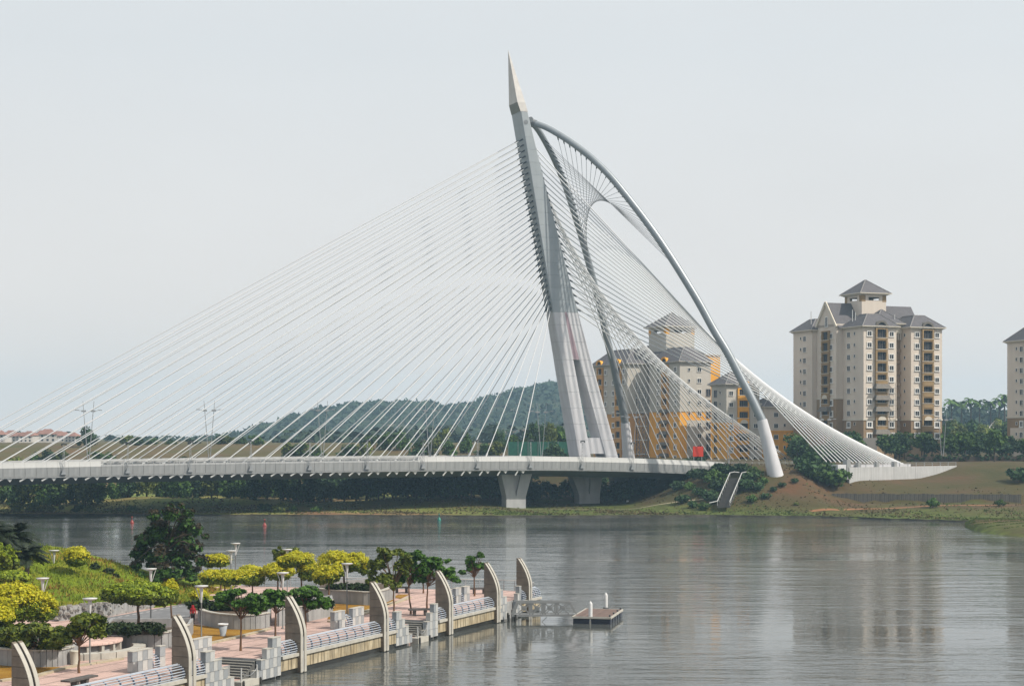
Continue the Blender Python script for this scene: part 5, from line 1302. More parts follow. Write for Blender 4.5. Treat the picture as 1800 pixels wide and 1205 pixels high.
for q, wh in ((q1, 'nearest the lower left corner'), (q2, 'second from the left, beside the left stair'), (q3, 'third from the left, right of the first stair opening'), (q4, 'fourth from the left, at the far end of the long railing'),
              (q5, 'fifth from the left, just right of the second stair'), (q6, 'sixth from the left, just before the gangway'), (q7, 'last at the tip behind the gangway')):
    fin(q, 'tall curved stone fin ' + wh, 5.85 if q < 40 else 5.75)

# --- bulging railings with dark ribs
RP = [(-.02 + .0, 1.57), (-.10, 1.72), (-.12, 1.90), (-.08, 2.08), (.02, 2.26), (.16, 2.40), (.34, 2.50)]
def railing(qa, qb, label, w0=.12, zoff=0.0, step=1.38, flip=1):
    r = empty('curved_railing', QW(qa, 0), QA, label, 'railing'); L = qb - qa; n = max(1, round(L / step))
    prof = [(w0 + p[0] * flip, p[1] + zoff) for p in RP]
    inn = [(w0 + (p[0] * .75 + .10) * flip, p[1] * .985 + .02 + zoff) for p in RP[::-1]]
    for i in range(n + 1):
        x = min(L - .04, L * i / n)
        MB().extrude(prof + inn, lambda p, t: (t, p[0], p[1]), x - .045, x + .045).build('rib', 'rib_blue', r)
    for p in prof: MB().tube([(0, p[0] - .03 * flip, p[1]), (L, p[0] - .03 * flip, p[1])], .038, 6).build('rail', 'rail_blue', r)
    MB().tube([(0, w0 + .46 * flip, 2.53 + zoff), (L, w0 + .46 * flip, 2.53 + zoff)], .05, 7).build('hand_rail', 'rail_blue', r)
railing(-60, q1 - .5, 'curved railing leaving the photo at the lower left corner'); railing(q1 + .5, q2 - .5, 'long curved railing between the two left hand fins in front of the dark bench')
railing(q2 + .5, QP(361.3) - .05, 'short curved railing just right of the second fin', step=.9); railing(QP(494) + .05, q3 - .5, 'short curved railing just left of the third fin', step=.9)
railing(q3 + .5, q4 - .5, 'long curved railing between the third and fourth fins'); railing(q4 + .5, QP(696.7) - .05, 'short curved railing just right of the fourth fin', step=.9)
railing(QP(770) + .05, q5 - .5, 'short curved railing just left of the fifth fin', step=.9); railing(q5 + .5, q6 - .5, 'curved railing between the fifth and sixth fins')
railing(q6 + .5, QP(880) - .05, 'tiny curved railing just right of the sixth fin', step=.6); railing(q7 - 1.5, q7 - .5, 'tiny curved railing just left of the last fin', step=.6); railing(q7 + .5, QT - 1.6, 'curved railing at the tip beyond the last fin', step=.6)

# --- walls of grey blocks
BW_, BH = .56, .72
blk = [MB().box(.012, BW_ - .012, 0, .42, .012, BH - .012).mesh('block', m) for m in ('block_light', 'block_dark')]
capm = MB().box(.0, BW_, -.02, .44, 0, .05).mesh('cap_stone', 'coping')
def block_wall(label, w, courses, z0, hh=BH):
    """courses from the bottom: (qa, qb)"""
    qa0 = min(c[0] for c in courses); r = empty('block_wall', QW(qa0, w, 0), QA, label, 'block wall')
    for k, (qa, qb) in enumerate(courses):
        n = max(1, round((qb - qa) / BW_)); sx = (qb - qa) / n / BW_
        for i in range(n):
            x = qa - qa0 + i * BW_ * sx; inst('block', blk[(i + k) % 2], r, (x, 0, z0 + k * hh), (0, 0, 0), (sx, 1, hh / BH))
            nxt = courses[k + 1] if k + 1 < len(courses) else None
            if nxt is None or not (nxt[0] - .01 <= qa + (i + .5) * BW_ * sx <= nxt[1] + .01): inst('cap_stone', capm, r, (x, 0, z0 + (k + 1) * hh - .01), (0, 0, 0), (sx, 1, 1))
wS = -.06
def co(l): return [(QP(a, wS), QP(b, wS)) for a, b in l]
block_wall('stepped grey block wall on the left side of the first stair opening', wS, co([(361.3, 412), (361.3, 400.7), (361.3, 390), (361.3, 378)]), .18)
block_wall('stepped grey block wall between the first stair opening and the third fin', wS, co([(448.7, 494), (458.7, 494), (468.7, 494), (478.7, 494)]), .18)
block_wall('stepped grey block wall between the fourth fin and the second stair opening', wS, co([(696.7, 724.7), (696.7, 718.7), (696.7, 712), (696.7, 706)]), .18)
block_wall('stepped grey block wall between the second stair opening and the fifth fin', wS, co([(746.7, 770), (750.7, 770), (756, 770), (762.7, 770)]), .18)
block_wall('narrow stepped block wall left of the gangway, next to the sixth fin', wS, co([(880, 893), (880, 891), (880, 891), (880, 884.5)]), .18)
block_wall('narrow stepped block wall right of the gangway, next to the last fin', wS, co([(907, 916.5), (908.5, 916.5), (910, 916.5), (912.7, 916.5)]), .18)
wI = 4.4
def ci(a, b): return (QP(a, wI), QP(b, wI))
for a, b, lb, wx in ((232.7, 268.7, 'two course block wall inland of the second fin, left piece', wI), (281, 291, 'short block wall piece hidden half behind the second fin', wI), (340.7, 372.7, 'two course block wall just right of the second fin', wI),
                    (588, 607, 'two course block wall inland of the long railing, left piece', wI), (620, 640, 'two course block wall inland of the fourth fin, right piece', wI),
                    (791, 795, 'narrow block wall right of the fifth fin', wI), (801, 811, 'block wall inland of the far railing, middle piece', wI), (816, 826, 'block wall inland of the far railing, right piece', wI)):
    block_wall(lb, wx, [ci(a, b), ci(a, b)], ZP)
for a, b, lb in ((268.7, 281, 'short railing between the inland block walls by the second fin'), (607, 620, 'short railing between the inland block walls before the fourth fin'), (795, 801, 'short railing between the far inland block walls, left one'), (811, 816, 'short railing between the far inland block walls, right one')):
    railing(QP(a, wI) + .03, QP(b, wI) - .03, lb, w0=wI + .1, zoff=.1, step=.7)

# --- stairs down to the water
def stair(s0, s1, label):
    r = empty('water_stair', QW(s0, 0), QA, label, 'stair'); n = 7; L = s1 - s0
    for i in range(n):
        x1 = L + .69 - .29 * i; zt_ = ZP - (ZP - .45) * (i + 1) / (n + 1)
        MB().box(x1 - .31, x1, .46, 3.39, .2, zt_).build('step', 'step_tread', r)
        MB().box(x1 - .335, x1 - .25, .47, 3.38, zt_ - .05, zt_ + .012).build('step_nosing', 'coping', r)
    MB().box(-.29, L + .69 - .29 * n - .02, .46, 3.39, -.5, .45).build('landing', 'pink_paving', r)
    MB().box(.02, L - .02, -.32, .455, -.5, .44).build('quay_step', 'coping', r)
    for x in (.25, L - .25):
        MB().tube([(x, -.15, .4), (x, -.15, 1.35), (x, -.15, 1.42)], [.06, .06, .075], 8).build('chain_post', 'white_metal', r)
    MB().tube([(lerp(.25, L - .25, t), -.15, 1.2 - .45 * math.sin(math.pi * t)) for t in np.linspace(0, 1, 9)], .022, 5).build('chain', 'metal_pole', r)
    MB().lathe([(.01, -.8), (.09, -.8), (.09, .5), (.01, .55)], 8).build('fender', 'wet_wall', r, (L - .1, -.40, 0)); MB().lathe([(.01, -.8), (.09, -.8), (.09, .5), (.01, .55)], 8).build('fender', 'wet_wall', r, (.2, -.40, 0))
stair(SA0, SA1, 'grey water stair between the two stepped walls left of the third fin'); stair(SB0, SB1, 'grey water stair between the two stepped walls left of the fifth fin')

# --- planters with curved grey walls
def planter(label, pxs, h, depth, shrubs=None, seed=0, top='soil', back=None):
    fp_ = [GP(*p) for p in pxs]; r = empty('planter', fp_[0], 0, label, 'planter'); b = fp_[0]
    F = [v - b for v in smooth_path(fp_, 4)] if len(fp_) > 2 else [v - b for v in fp_]
    Bk = [v + Vector((-.12 * depth, depth, 0)) for v in F[::-1]]
    ring = F + Bk
    MB().prism([(v.x, v.y) for v in ring], -.05, h - .12, 0).build('soil', top, r)
    n = len(F); seg_n = max(2, n // 2)
    for i in range(n - 1):
        A, C = F[i], F[i + 1]
        MB().bar(A.lerp(C, .01) + Vector((0, 0, h / 2)), A.lerp(C, .99) + Vector((0, 0, h / 2)), .22, h).build('wall_panel', 'planter_wall', r)
    cpn = MB()
    for A, C in zip(F, F[1:]): cpn.bar(A + Vector((0, 0, h + .05)), C + Vector((0, 0, h + .05)), .40, .10)
    cpn.build('coping', 'coping', r)
    sd = MB()
    for A, C in ((F[0], F[0] + Vector((-.12 * depth, depth, 0))), (F[-1], F[-1] + Vector((-.12 * depth, depth, 0))), (Bk[0], Bk[-1])):
        sd.bar(A + Vector((0, 0, h / 2)), C + Vector((0, 0, h / 2)), .24, h + .02)
    sd.build('back_wall', 'planter_wall', r)
    return r
planter('pale curved planter under the spreading trees at lower left', [(-60, 1160), (0, 1168), (60, 1171.5), (100, 1170.5), (127, 1164)], 1.15, 5.5)
planter('grey planter with umbrella trees left of the second fin', [(184, 1125), (215, 1137), (250, 1139), (294, 1138), (330, 1124)], 1.2, 5.0)
planter('long curved grey planter behind the person and the bin', [(350, 1090), (358, 1097), (380, 1102.5), (412, 1105.5), (448, 1105), (472, 1101)], 1.2, 6)
planter('angular grey planter behind the third fin', [(489, 1100), (520, 1096), (555, 1088), (583, 1082)], 1.45, 5)
planter('grey planter with golden trees behind the tall lamp post', [(560, 1056), (580, 1059), (610, 1061), (648, 1063), (675, 1059), (693, 1050)], 1.25, 9)
# round stage
c = XY(133, 129.5, 0); stg = empty('round_stage', (c.x, c.y, ZP), 0, 'round pink topped stage with curved bench steps at lower left', 'stage')
MB().lathe([(3.1, 0), (3.1, .82), (3.0, .82)], 40).build('drum', 'planter_wall', stg)
MB().lathe([(3.5, .82), (3.5, .98), (.01, .98)], 48).build('stage_top', 'pink_paving', stg)
for i in range(18):
    a = i * 2 * math.pi / 18; MB().box(-.16, .16, -.12, .12, 0, .82).build('pillar', 'coping', stg, (3.25 * math.cos(a), 3.25 * math.sin(a), 0), a)
for i in range(26):
    a0, a1 = 2 * math.pi * i / 26 + .006, 2 * math.pi * (i + 1) / 26 - .006
    MB().prism([(rr * math.cos(a), rr * math.sin(a)) for rr, a in ((4.3, a0), (5.2, a0), (5.2, (a0 + a1) / 2), (5.2, a1), (4.3, a1), (4.3, (a0 + a1) / 2))], -.02, .46).build('bench_stone', 'coping', stg)
# rubble wall at the foot of the mound
rv = [GP(96, 1092), GP(140, 1087), GP(182, 1084), GP(230, 1074), GP(275, 1066)]
rbw = empty('rubble_wall', rv[0], 0, 'rough grey stone wall at the foot of the grassy mound', 'stone wall')
path_r = [v - rv[0] for v in smooth_path(rv, 6)]
cr_ = MB(); stn = MB(); rnd = random.Random(9)
for A, C in zip(path_r, path_r[1:]):
    cr_.bar(A + Vector((0, .55, .55)), C + Vector((0, .55, .55)), .7, 1.3)
    n = int((C - A).length * 22)
    for _ in range(n):
        p = A.lerp(C, rnd.random()) + Vector((rnd.uniform(-.1, .1), rnd.uniform(-.22, .12), 0)); z = rnd.uniform(0.0, 1.2); sc = rnd.uniform(.10, .24)
        if rnd.random() < .3: z = 1.2 + rnd.uniform(-.05, .08); p.y += rnd.uniform(.1, .6)
        vs = [p + Vector((rnd.uniform(.6, 1.3) * sc * dx, rnd.uniform(.6, 1.2) * sc * dy, z + rnd.uniform(.5, 1) * sc * dz)) for dx, dy, dz in ((-1, -.6, -.6), (1, -.6, -.6), (1, .6, -.6), (-1, .6, -.6), (-.8, -.6, .7), (.8, -.6, .7), (.8, .6, .7), (-.8, .6, .7))]
        stn.add(vs, [(3, 2, 1, 0), (4, 5, 6, 7), (0, 1, 5, 4), (1, 2, 6, 5), (2, 3, 7, 6), (3, 0, 4, 7)])
cr_.build('wall_core', 'planter_wall', rbw); tag(stn.build('stones', 'rubble', rbw), kind='stuff')
# grassy mound on the left
def mound_z(X, Y):
    cz = interp(X, [(-70, 7.6), (-60, 7.2), (-54.6, 6.8), (-48, 5.6), (-42, 4.0), (-39, 3.0), (-35, 1.9), (-32, 1.5)])
    t = (Y - 151) / 30; s = sst(t, 0, 1) if Y < 181 else 1 - sst(Y, 184, 197)
    Yf = interp(X, [(-60, 151), (-40, 152.5), (-36, 160), (-31, 169)])
    z = 1.80 + (cz - 1.55) * s + (.10 * math.sin(X * 1.3 + Y) + .08 * math.sin(X * .7 - Y * 1.1)) * min(1, s * 4)
    return z if Y > Yf else 1.5
mxs = np.arange(-84, -29, 1.0); mys = np.arange(150, 198, 1.0); mvv = [(x, y, mound_z(x, y)) for y in mys for x in mxs]; nm_ = len(mxs)
MB().add(mvv, [(j * nm_ + i, j * nm_ + i + 1, (j + 1) * nm_ + i + 1, (j + 1) * nm_ + i) for j in range(len(mys) - 1) for i in range(nm_ - 1)], 0, True).build('grass_mound', 'mound_grass', kind='structure')
rng = np.random.default_rng(3); n = 26000
gx = rng.uniform(-78, -31, n); gy = rng.uniform(152, 184, n); gh = rng.uniform(.12, .42, n); gz = np.array([mound_z(a, b) for a, b in zip(gx, gy)]); gh = np.where(gz < 1.75, .01, gh)
lean = rng.normal(size=(n, 2)) * .12; wd = .07; az = rng.uniform(0, 6.28, n)
V = np.stack([np.stack([gx - wd * np.cos(az), gy - wd * np.sin(az), gz - .03], 1), np.stack([gx + wd * np.cos(az), gy + wd * np.sin(az), gz - .03], 1), np.stack([gx + lean[:, 0], gy + lean[:, 1], gz + gh], 1)], 1)
dry = (np.sin(gx * .45) * np.sin(gy * .33 + 1) + rng.normal(size=n) * .5 + (gx + 55) * .02 > .75).astype(int)
tag(inst('mound_tufts', np_mesh('mound_tufts', V, ['grass_blade', 'grass_dry'], dry, 3)), 'tall yellow green grass tufts growing over the left mound', 'grass', None, 'stuff')
# rear waterside fence
def fence(a, b, label, n):
    r = empty('wire_fence', a, 0, label, 'fence'); d = b - a
    for i in range(n + 1): p = d * (i / n); MB().tube([p, p + Vector((0, 0, 1.12))], .045, 6).build('post', 'metal_pole', r)
    for z in (.3, .55, .8): MB().tube([Vector((0, 0, z)), d + Vector((0, 0, z))], .018, 4).build('wire', 'metal_pole', r)
    MB().tube([Vector((0, 0, 1.12)), d + Vector((0, 0, 1.12))], .05, 6).build('top_rail', 'white_metal', r)
fence(Vector((-27, 186.2, ZP)), Vector((-14, 183.7, ZP)), 'light waterside fence behind the golden trees', 9)
fence(Vector((-14, 183.7, ZP)), Vector((-2, 182.3, ZP)), 'light waterside fence behind the leafy trees at the promenade end', 8)
fence(Vector((-2, 182.3, ZP)), Vector((1.4, 180.3, ZP)), 'short waterside fence beside the promenade tip', 3)
fence(Vector((1.4, 180.3, ZP)), QW(QT, 1.4, ZP), 'last bit of waterside fence at the very tip', 2)
# ------------------------------------------------------------------ gangway, pontoon, piles, buoys
g0, g1 = Vector((.1, 166.6, 0)), Vector((6.35, 167.0, 0)); gz = .62
gw = empty('gangway', g0, math.atan2(g1.y - g0.y, g1.x - g0.x), 'grey metal truss gangway between the quay and the floating pontoon', 'gangway'); GL = (g1 - g0).length
for y in (0, 1.35):
    t = MB(); hz_ = 1.25; nb = 4; a0, a1 = .0, GL
    t.bar((a0 - .1, y, gz), (a1, y, gz), .16, .22); t.bar((a0 + .35, y, gz + hz_), (a1 - .55, y, gz + hz_), .16, .18)
    xs_ = [a0 + .5 + (a1 - 1.2 - a0) * i / nb for i in range(nb + 1)]
    for x in xs_[1:-1]: t.bar((x - .1, y, gz), (x - .1, y, gz + hz_), .10, .10); t.bar((x + .1, y, gz), (x + .1, y, gz + hz_), .10, .10)
    for a, b in zip(xs_, xs_[1:]): t.bar((a, y, gz + hz_), (b, y, gz), .10, .10); t.bar((a, y, gz), (b, y, gz + hz_), .10, .10); t.box((a + b) / 2 - .2, (a + b) / 2 + .2, y - .03, y + .03, gz + hz_ / 2 - .16, gz + hz_ / 2 + .16)
    t.bar((a0, y, gz), (a0 + .5, y, gz + hz_), .15, .15); t.bar((a1, y, gz), (a1 - .7, y, gz + hz_), .15, .15)
    t.build('truss', 'truss_steel', gw)
for i in range(18): MB().box(GL * i / 18 + .02, GL * (i + 1) / 18 - .02, .08, 1.27, gz - .02, gz + .05).build('deck_plank', 'metal_pole', gw)
lt = MB()
for x in (-.4, .25): lt.bar((x, -.1, -1), (x, -.1, gz + .1), .14, .14); lt.bar((x, 1.5, -1), (x, 1.5, gz + .1), .14, .14)
lt.bar((3.3, -.1, .45), (2.7, -.15, -.1), .04, .04); lt.build('support', 'wet_wall', gw)
pr_ = -R(12); pf = G(1005, 1083, .68); pt = empty('pontoon', (pf.x, pf.y, 0), pr_, 'square floating pontoon with brown timber deck and white rim', 'pontoon'); PWd, PLn = 3.85, 8.1
for i in range(5):
    MB().box(.1, PWd - .1, .15 + i * 1.62, .15 + i * 1.62 + 1.15, -.5, .46).build('float', 'float_blue', pt)
for i in range(13): MB().box(.14 + i * .276, .14 + i * .276 + .262, .14, PLn - .14, .58, .68).build('deck_plank', 'timber_deck', pt)
for a in ((0, PWd, 0, .13), (0, PWd, PLn - .13, PLn), (0, .13, .13, PLn - .13), (PWd - .13, PWd, .13, PLn - .13)): MB().box(a[0], a[1], a[2], a[3], .52, .70).build('rim', 'coping', pt)
for y in (.5, 3, 5.5, 7.7): MB().box(PWd - .3, PWd - .16, y, y + .3, .715, .86).build('cleat', 'dark_metal', pt)
pile = MB().lathe([(.19, -2), (.19, 1.95), (.18, 2.0), (.02, 2.25)], 14).mesh('shaft', 'white_paint'); coll = MB().lathe([(.20, .5), (.32, .5), (.32, .68), (.20, .68)], 14).mesh('pile_guide', 'dark_metal')
foot_me = MB().lathe([(.195, -1.5), (.197, .28)], 14).mesh('stained_base', 'coping')
for (px, py, Y, lb) in ((1038, 1092, 164.9, 'white capped mooring pile at the near edge of the pontoon'), (1065, 0, 174.0, 'white capped mooring pile at the far edge of the pontoon')):
    w = XY(px, Y, 0); r = empty('mooring_pile', w, 0, lb, 'mooring pile'); inst('shaft', pile, r, (0, 0, -.05)); inst('pile_guide', coll, r); inst('stained_base', foot_me, r)
for px, py, m, lb, nm in ((232, 919, 'buoy_red', 'small red channel buoy left of the big dark tree', 'buoy'), (465, 924, 'buoy_red', 'small red channel buoy right of the big dark tree', 'buoy'), (772, 914, 'buoy_green', 'small teal green channel buoy in front of the dark wood', 'buoy')):
    w = G(px, py, 0); r = empty(nm, w, 0, lb, 'buoy')
    MB().lathe([(.25, -.4), (.42, -.1), (.44, .1), (.36, .28), (.18, .62), (.10, .70)], 14).build('float', m, r)
    MB().lathe([(.09, .66), (.09, 1.05), (.15, 1.05), (.15, 1.4), (.03, 1.45)], 10).build('top_mark', m, r)

# ------------------------------------------------------------------ promenade lamps
disc = MB().lathe([(.0, 4.60), (.30, 4.63), (.52, 4.73), (.53, 4.78), (.0, 4.81)], 24).mesh('disc', 'white_metal')
cone = MB().lathe([(.05, 3.45), (.06, 3.55), (.145, 4.5), (.15, 4.62)], 14).mesh('funnel', 'white_metal')
strut = MB().bar((.05, 0, 3.5), (.45, 0, 4.70), .055, .055).mesh('strut', 'white_metal')
lpole = MB().lathe([(.14, -.02), (.14, .06), (.06, .10), (.05, 3.5)], 10).mesh('pole', 'lamp_pole')
def lamp(px, ytop, rz, label, zb=ZP, s=1.0):
    Y = (CAM_H - zb - 4.8 * s) * FPX / (ytop - HY); w = XY(px, Y, zb)
    r = empty('street_lamp', w, rz, label, 'street lamp', 'white funnel lamps on the promenade'); r.scale = (s, s, s)
    inst('pole', lpole, r); inst('funnel', cone, r); inst('disc', disc, r); inst('strut', strut, r)
lamp(158, 1050, 3.1, 'white funnel lamp post above the small tree beside the round stage')
lamp(75, 1014.5, .0, 'white funnel lamp rising behind the big golden tree at far left')
lamp(265, 998, .1, 'white funnel lamp just behind the wide umbrella trees')
lamp(354, 1028, 3.1, 'white funnel lamp post beside the person in red')
lamp(414, 953.5, .1, 'taller of two funnel lamps right of the dark tree', 1.7)
lamp(406, 966.5, 3.2, 'shorter fainter funnel lamp of the pair right of the dark tree')
lamp(497, 1005, 3.2, 'white funnel lamp in front of the round golden tree')
lamp(610, 989, 3.1, 'white funnel lamp on a tall bare pole right of the golden trees')
lamp(505, 964, .2, 'funnel lamp head peeking above the golden tree')
lamp(95, 966, 3.1, 'funnel lamp head half sunk behind the mound crest beside the golden bush')

# ------------------------------------------------------------------ benches, bins, person
def bench(px, py, label, L=2.0, rz=QA):
    r = empty('bench', GP(px, py), rz, label, 'bench')
    for i in range(3): MB().box(-L / 2, L / 2, -.36 + i * .25, -.36 + i * .25 + .23, .52, .64).build('seat_slab', 'bench_stone', r)
    for x in (-.5, .5): MB().extrude([(-.30, .52), (.30, .52), (.18, 0), (-.18, 0)], lambda p, t, x=x: (x + t, p[0], p[1]), -.14, .14).build('leg', 'bench_stone', r)
bench(738, 1081.5, 'dark stone bench by the second stair under the leafy tree', 2.1, .15)
bench(706, 1041, 'dark stone bench far back near the waterside fence', 1.8, .1); bench(842, 1043, 'dark stone bench beside the last small tree', 1.8, .1)
bench(140, 1207, 'dark stone bench behind the lower left railing', 3.0, QA)
b_ = empty('litter_bin', GP(392, 1117), 0, 'grey tapered litter bin with pale rim on the dry lawn', 'litter bin')
MB().lathe([(.24, 0), (.24, .1), (.22, .12), (.38, .92), (.34, .92)], 18).build('body', 'bin_grey', b_); MB().lathe([(.40, .90), (.44, .94), (.44, 1.02), (.36, 1.02), (.34, .95)], 18).build('rim', 'white_paint', b_)
b_ = empty('litter_bin', GP(131, 1167), 0, 'pale cream litter bin at the end of the lower left planter', 'litter bin')
MB().lathe([(.27, 0), (.30, .5), (.34, .92), (.36, .95), (.36, 1.0), (.3, 1.0)], 18).build('body', 'bin_cream', b_); MB().lathe([(.31, .985), (.0, .99)], 18).build('mouth', 'dark_metal', b_)

def person():
    base = GP(339, 1095.5); r = empty('person', base, R(200), 'person in a red head covering and top with black trousers walking beside the planter', 'person')
    pts = {'pel': (0, 0, .86), 'waist': (0, .0, 1.03), 'chest': (0, .01, 1.22), 'neck': (0, .02, 1.38), 'head': (0, .03, 1.47), 'top': (0, .02, 1.57),
           'hl': (.09, 0, .82), 'kl': (.10, .10, .46), 'al': (.10, .02, .07), 'tl': (.11, .18, .03), 'hr': (-.09, 0, .82), 'kr': (-.09, -.02, .44), 'ar': (-.09, -.20, .09), 'tr': (-.10, -.06, .03),
           'sl': (.17, .01, 1.32), 'el': (.22, -.02, 1.07), 'wl': (.23, .08, .86), 'fl': (.23, .12, .79), 'sr': (-.17, .01, 1.32), 'er': (-.22, .05, 1.07), 'wr': (-.21, .18, .88), 'fr': (-.21, .22, .81)}
    rad = {'pel': .15, 'waist': .13, 'chest': .15, 'neck': .075, 'head': .115, 'top': .085, 'hl': .10, 'kl': .068, 'al': .045, 'tl': .035, 'hr': .10, 'kr': .068, 'ar': .045, 'tr': .035,
           'sl': .075, 'el': .055, 'wl': .038, 'fl': .03, 'sr': .075, 'er': .055, 'wr': .038, 'fr': .03}
    ed = [('pel', 'waist'), ('waist', 'chest'), ('chest', 'neck'), ('neck', 'head'), ('head', 'top'), ('pel', 'hl'), ('hl', 'kl'), ('kl', 'al'), ('al', 'tl'), ('pel', 'hr'), ('hr', 'kr'), ('kr', 'ar'), ('ar', 'tr'),
          ('chest', 'sl'), ('sl', 'el'), ('el', 'wl'), ('wl', 'fl'), ('chest', 'sr'), ('sr', 'er'), ('er', 'wr'), ('wr', 'fr')]
    def skin(name, keys, m, grow):
        ks = [k for k in pts if k in keys]; me = bpy.data.meshes.new(name)
        me.from_pydata([pts[k] for k in ks], [(ks.index(a), ks.index(b)) for a, b in ed if a in keys and b in keys], [])
        me.materials.append(MATS[m]); o = inst(name, me, r)
        md = o.modifiers.new('skin', 'SKIN'); md.use_smooth_shade = True
        for k, sv in zip(ks, me.skin_vertices[0].data): sv.radius = (rad[k] * grow, rad[k] * grow * (.8 if k in ('pel', 'waist', 'chest') else 1)); sv.use_root = k == 'pel' or (k == 'chest' and 'pel' not in keys)
        o.modifiers.new('sub', 'SUBSURF').levels = 2; o.modifiers['sub'].render_levels = 2
        return o
    skin('body', set(pts), 'skin', .93)
    skin('trousers', {'pel', 'hl', 'kl', 'al', 'hr', 'kr', 'ar'}, 'cloth_black', 1.16)
    skin('top', {'pel', 'waist', 'chest', 'neck', 'sl', 'el', 'wl', 'sr', 'er', 'wr'}, 'cloth_red', 1.12)
    hd = MB(); hd.lathe([(.17, 1.24), (.15, 1.34), (.125, 1.42), (.135, 1.50), (.12, 1.58), (.06, 1.635), (.005, 1.645)], 16); hd.build('head_scarf', 'cloth_red', r)
    MB().box(-.06, .06, -.0, .06, -.0, .05).build('shoe', 'cloth_black', r, (.10, .04, 0)); MB().box(-.06, .06, -.14, .06, -.0, .05).build('shoe', 'cloth_black', r, (-.09, -.08, 0))
person()

# ------------------------------------------------------------------ promenade trees
def blob(px, py, rx, ry, Y, base, dep=1.0):
    p = P(px, py, Y) - base; k = Y / FPX; return (p.x, p.y, p.z, rx * k, rx * k * dep, ry * k)
def ftree(name, label, cat, bpx, bY, bz, blobs, n, size, mats, seed, **kw):
    base = XY(bpx, bY, bz); bl = [blob(b[0], b[1], b[2], b[3], bY + (b[4] if len(b) > 4 else 0), base) for b in blobs]
    sp_n = kw.pop('split', 0)
    if sp_n:                                    # break each mass into smaller boughs for an uneven outline
        rq = random.Random(seed * 7 + 1); nb_ = []
        for b in bl:
            for _ in range(sp_n):
                a = rq.uniform(0, 6.28); e_ = rq.uniform(-1, 1); q = rq.uniform(.35, .85); ce = math.sqrt(1 - e_ * e_); k_ = rq.uniform(.34, .58)
                nb_.append((b[0] + b[3] * q * ce * math.cos(a), b[1] + b[4] * q * ce * math.sin(a), b[2] + b[5] * q * e_, b[3] * k_, b[4] * k_, b[5] * k_ * .85))
        bl = nb_
    th = max(.6, min(b[2] - .2 * b[5] for b in bl)); tr = kw.pop('tr', .09)
    return tree(name, base, label, cat, bl, n, size, mats, seed, trunk=(th, tr), **kw)
GOLD = ['leaf_goldgreen', 'leaf_gold']; LIME = ['leaf_broad_yellow', 'leaf_lime']
gk = dict(fill=.66, clump_r=.27, clumps=130, up=.5, aspect=1.4, scale_n=3.2)
def gold(label, bpx, bY, bz, blobs, n, seed, share=.34, mats=GOLD, size=.135, **kw):
    d = dict(gk); d.update(kw)
    return ftree('golden_tree', label, 'tree', bpx, bY, bz, blobs, n, size, mats, seed, gold=share, **d)
gold('large golden rounded tree at the left edge above the lower planter', 40, 130, 2.8, [(30, 1058, 52, 36), (68, 1066, 36, 28, 2), (0, 1085, 34, 26, -2), (-20, 1060, 36, 34)], 11000, 101, .55)
gold('golden bush perched on the crest of the grassy mound', 136, 172, 5.3, [(135, 977, 24, 19)], 2600, 102, .5)
gold('bright golden green tree half hidden behind the big dark tree', 388, 182, 1.8, [(386, 984, 21, 12), (370, 985, 18, 12)], 2600, 103, .5)
gold('wide flat golden hedge like tree behind the person', 395, 166, 2.0, [(372, 1013, 24, 14), (400, 1014, 26, 15), (424, 1013, 20, 13)], 5200, 104, .42)
gold('rounded olive gold tree between the flat hedge and the dome', 444, 172, 1.8, [(440, 1010, 24, 19), (452, 1012, 15, 18)], 3600, 105, .35)
gold('neat golden dome tree behind the funnel lamp', 488, 172, 1.8, [(490, 1003, 29, 16)], 4200, 106, .55, tr=.10)
gold('taller golden tree with a dark green underside, middle of the group', 530, 166, 2.8, [(525, 982, 30, 14), (512, 985, 26, 13), (540, 1000, 20, 22)], 5600, 107, .42)
gold('broad golden twin crown tree by the water', 605, 171, 2.9, [(588, 985, 32, 19), (622, 987, 28, 18), (638, 995, 14, 14)], 6600, 108, .55, tr=.12)
gold('small golden tree in front of the twin crown, left of the tall lamp', 578, 163, 2.9, [(577, 1008, 23, 17), (592, 1004, 13, 16), (564, 1012, 16, 16)], 4000, 109, .5)
gold('small golden bush growing behind the person in red', 350, 153, 2.8, [(350, 1048, 17, 15), (345, 1062, 14, 10)], 2200, 110, .4)
gold('small brownish gold tree behind the second fin beside the umbrella tree', 301, 150, 1.7, [(300, 1038, 15, 22)], 1900, 111, .35)
gold('wide green umbrella tree in the grey planter left of the second fin', 243, 135, 2.9, [(212, 1042, 36, 18), (250, 1042, 42, 21), (284, 1047, 22, 17), (240, 1035, 34, 16)], 9500, 112, .38, LIME, .16, tr=.13)
bk_ = dict(split=6, fill=.2, clump_r=.34, clumps=26, up=.9, aspect=1.5, spread=.5, scale_n=2.3)
def broad(label, bpx, bpy, blobs, n, seed, mats='leaf_broad', size=.215, bz=ZP, name='leafy_tree', **kw):
    d = dict(bk_); d.update(kw); Y = FPX * (CAM_H - bz) / (bpy - HY)
    return ftree(name, label, 'tree', bpx, Y, bz, blobs, n, size, mats, seed, **d)
broad('spreading yellow green tree at lower left with a slim brown trunk on the paving', 139, 1182, [(150, 1098, 36, 24), (120, 1112, 34, 22), (172, 1108, 22, 20), (158, 1084, 24, 14)], 3000, 201, 'leaf_broad_yellow', .26)
broad('low spreading yellow green tree in the pale planter behind the first fin', 70, 1170, [(60, 1118, 54, 30), (20, 1112, 40, 28), (96, 1122, 34, 26)], 4200, 202, 'leaf_broad_yellow', .26)
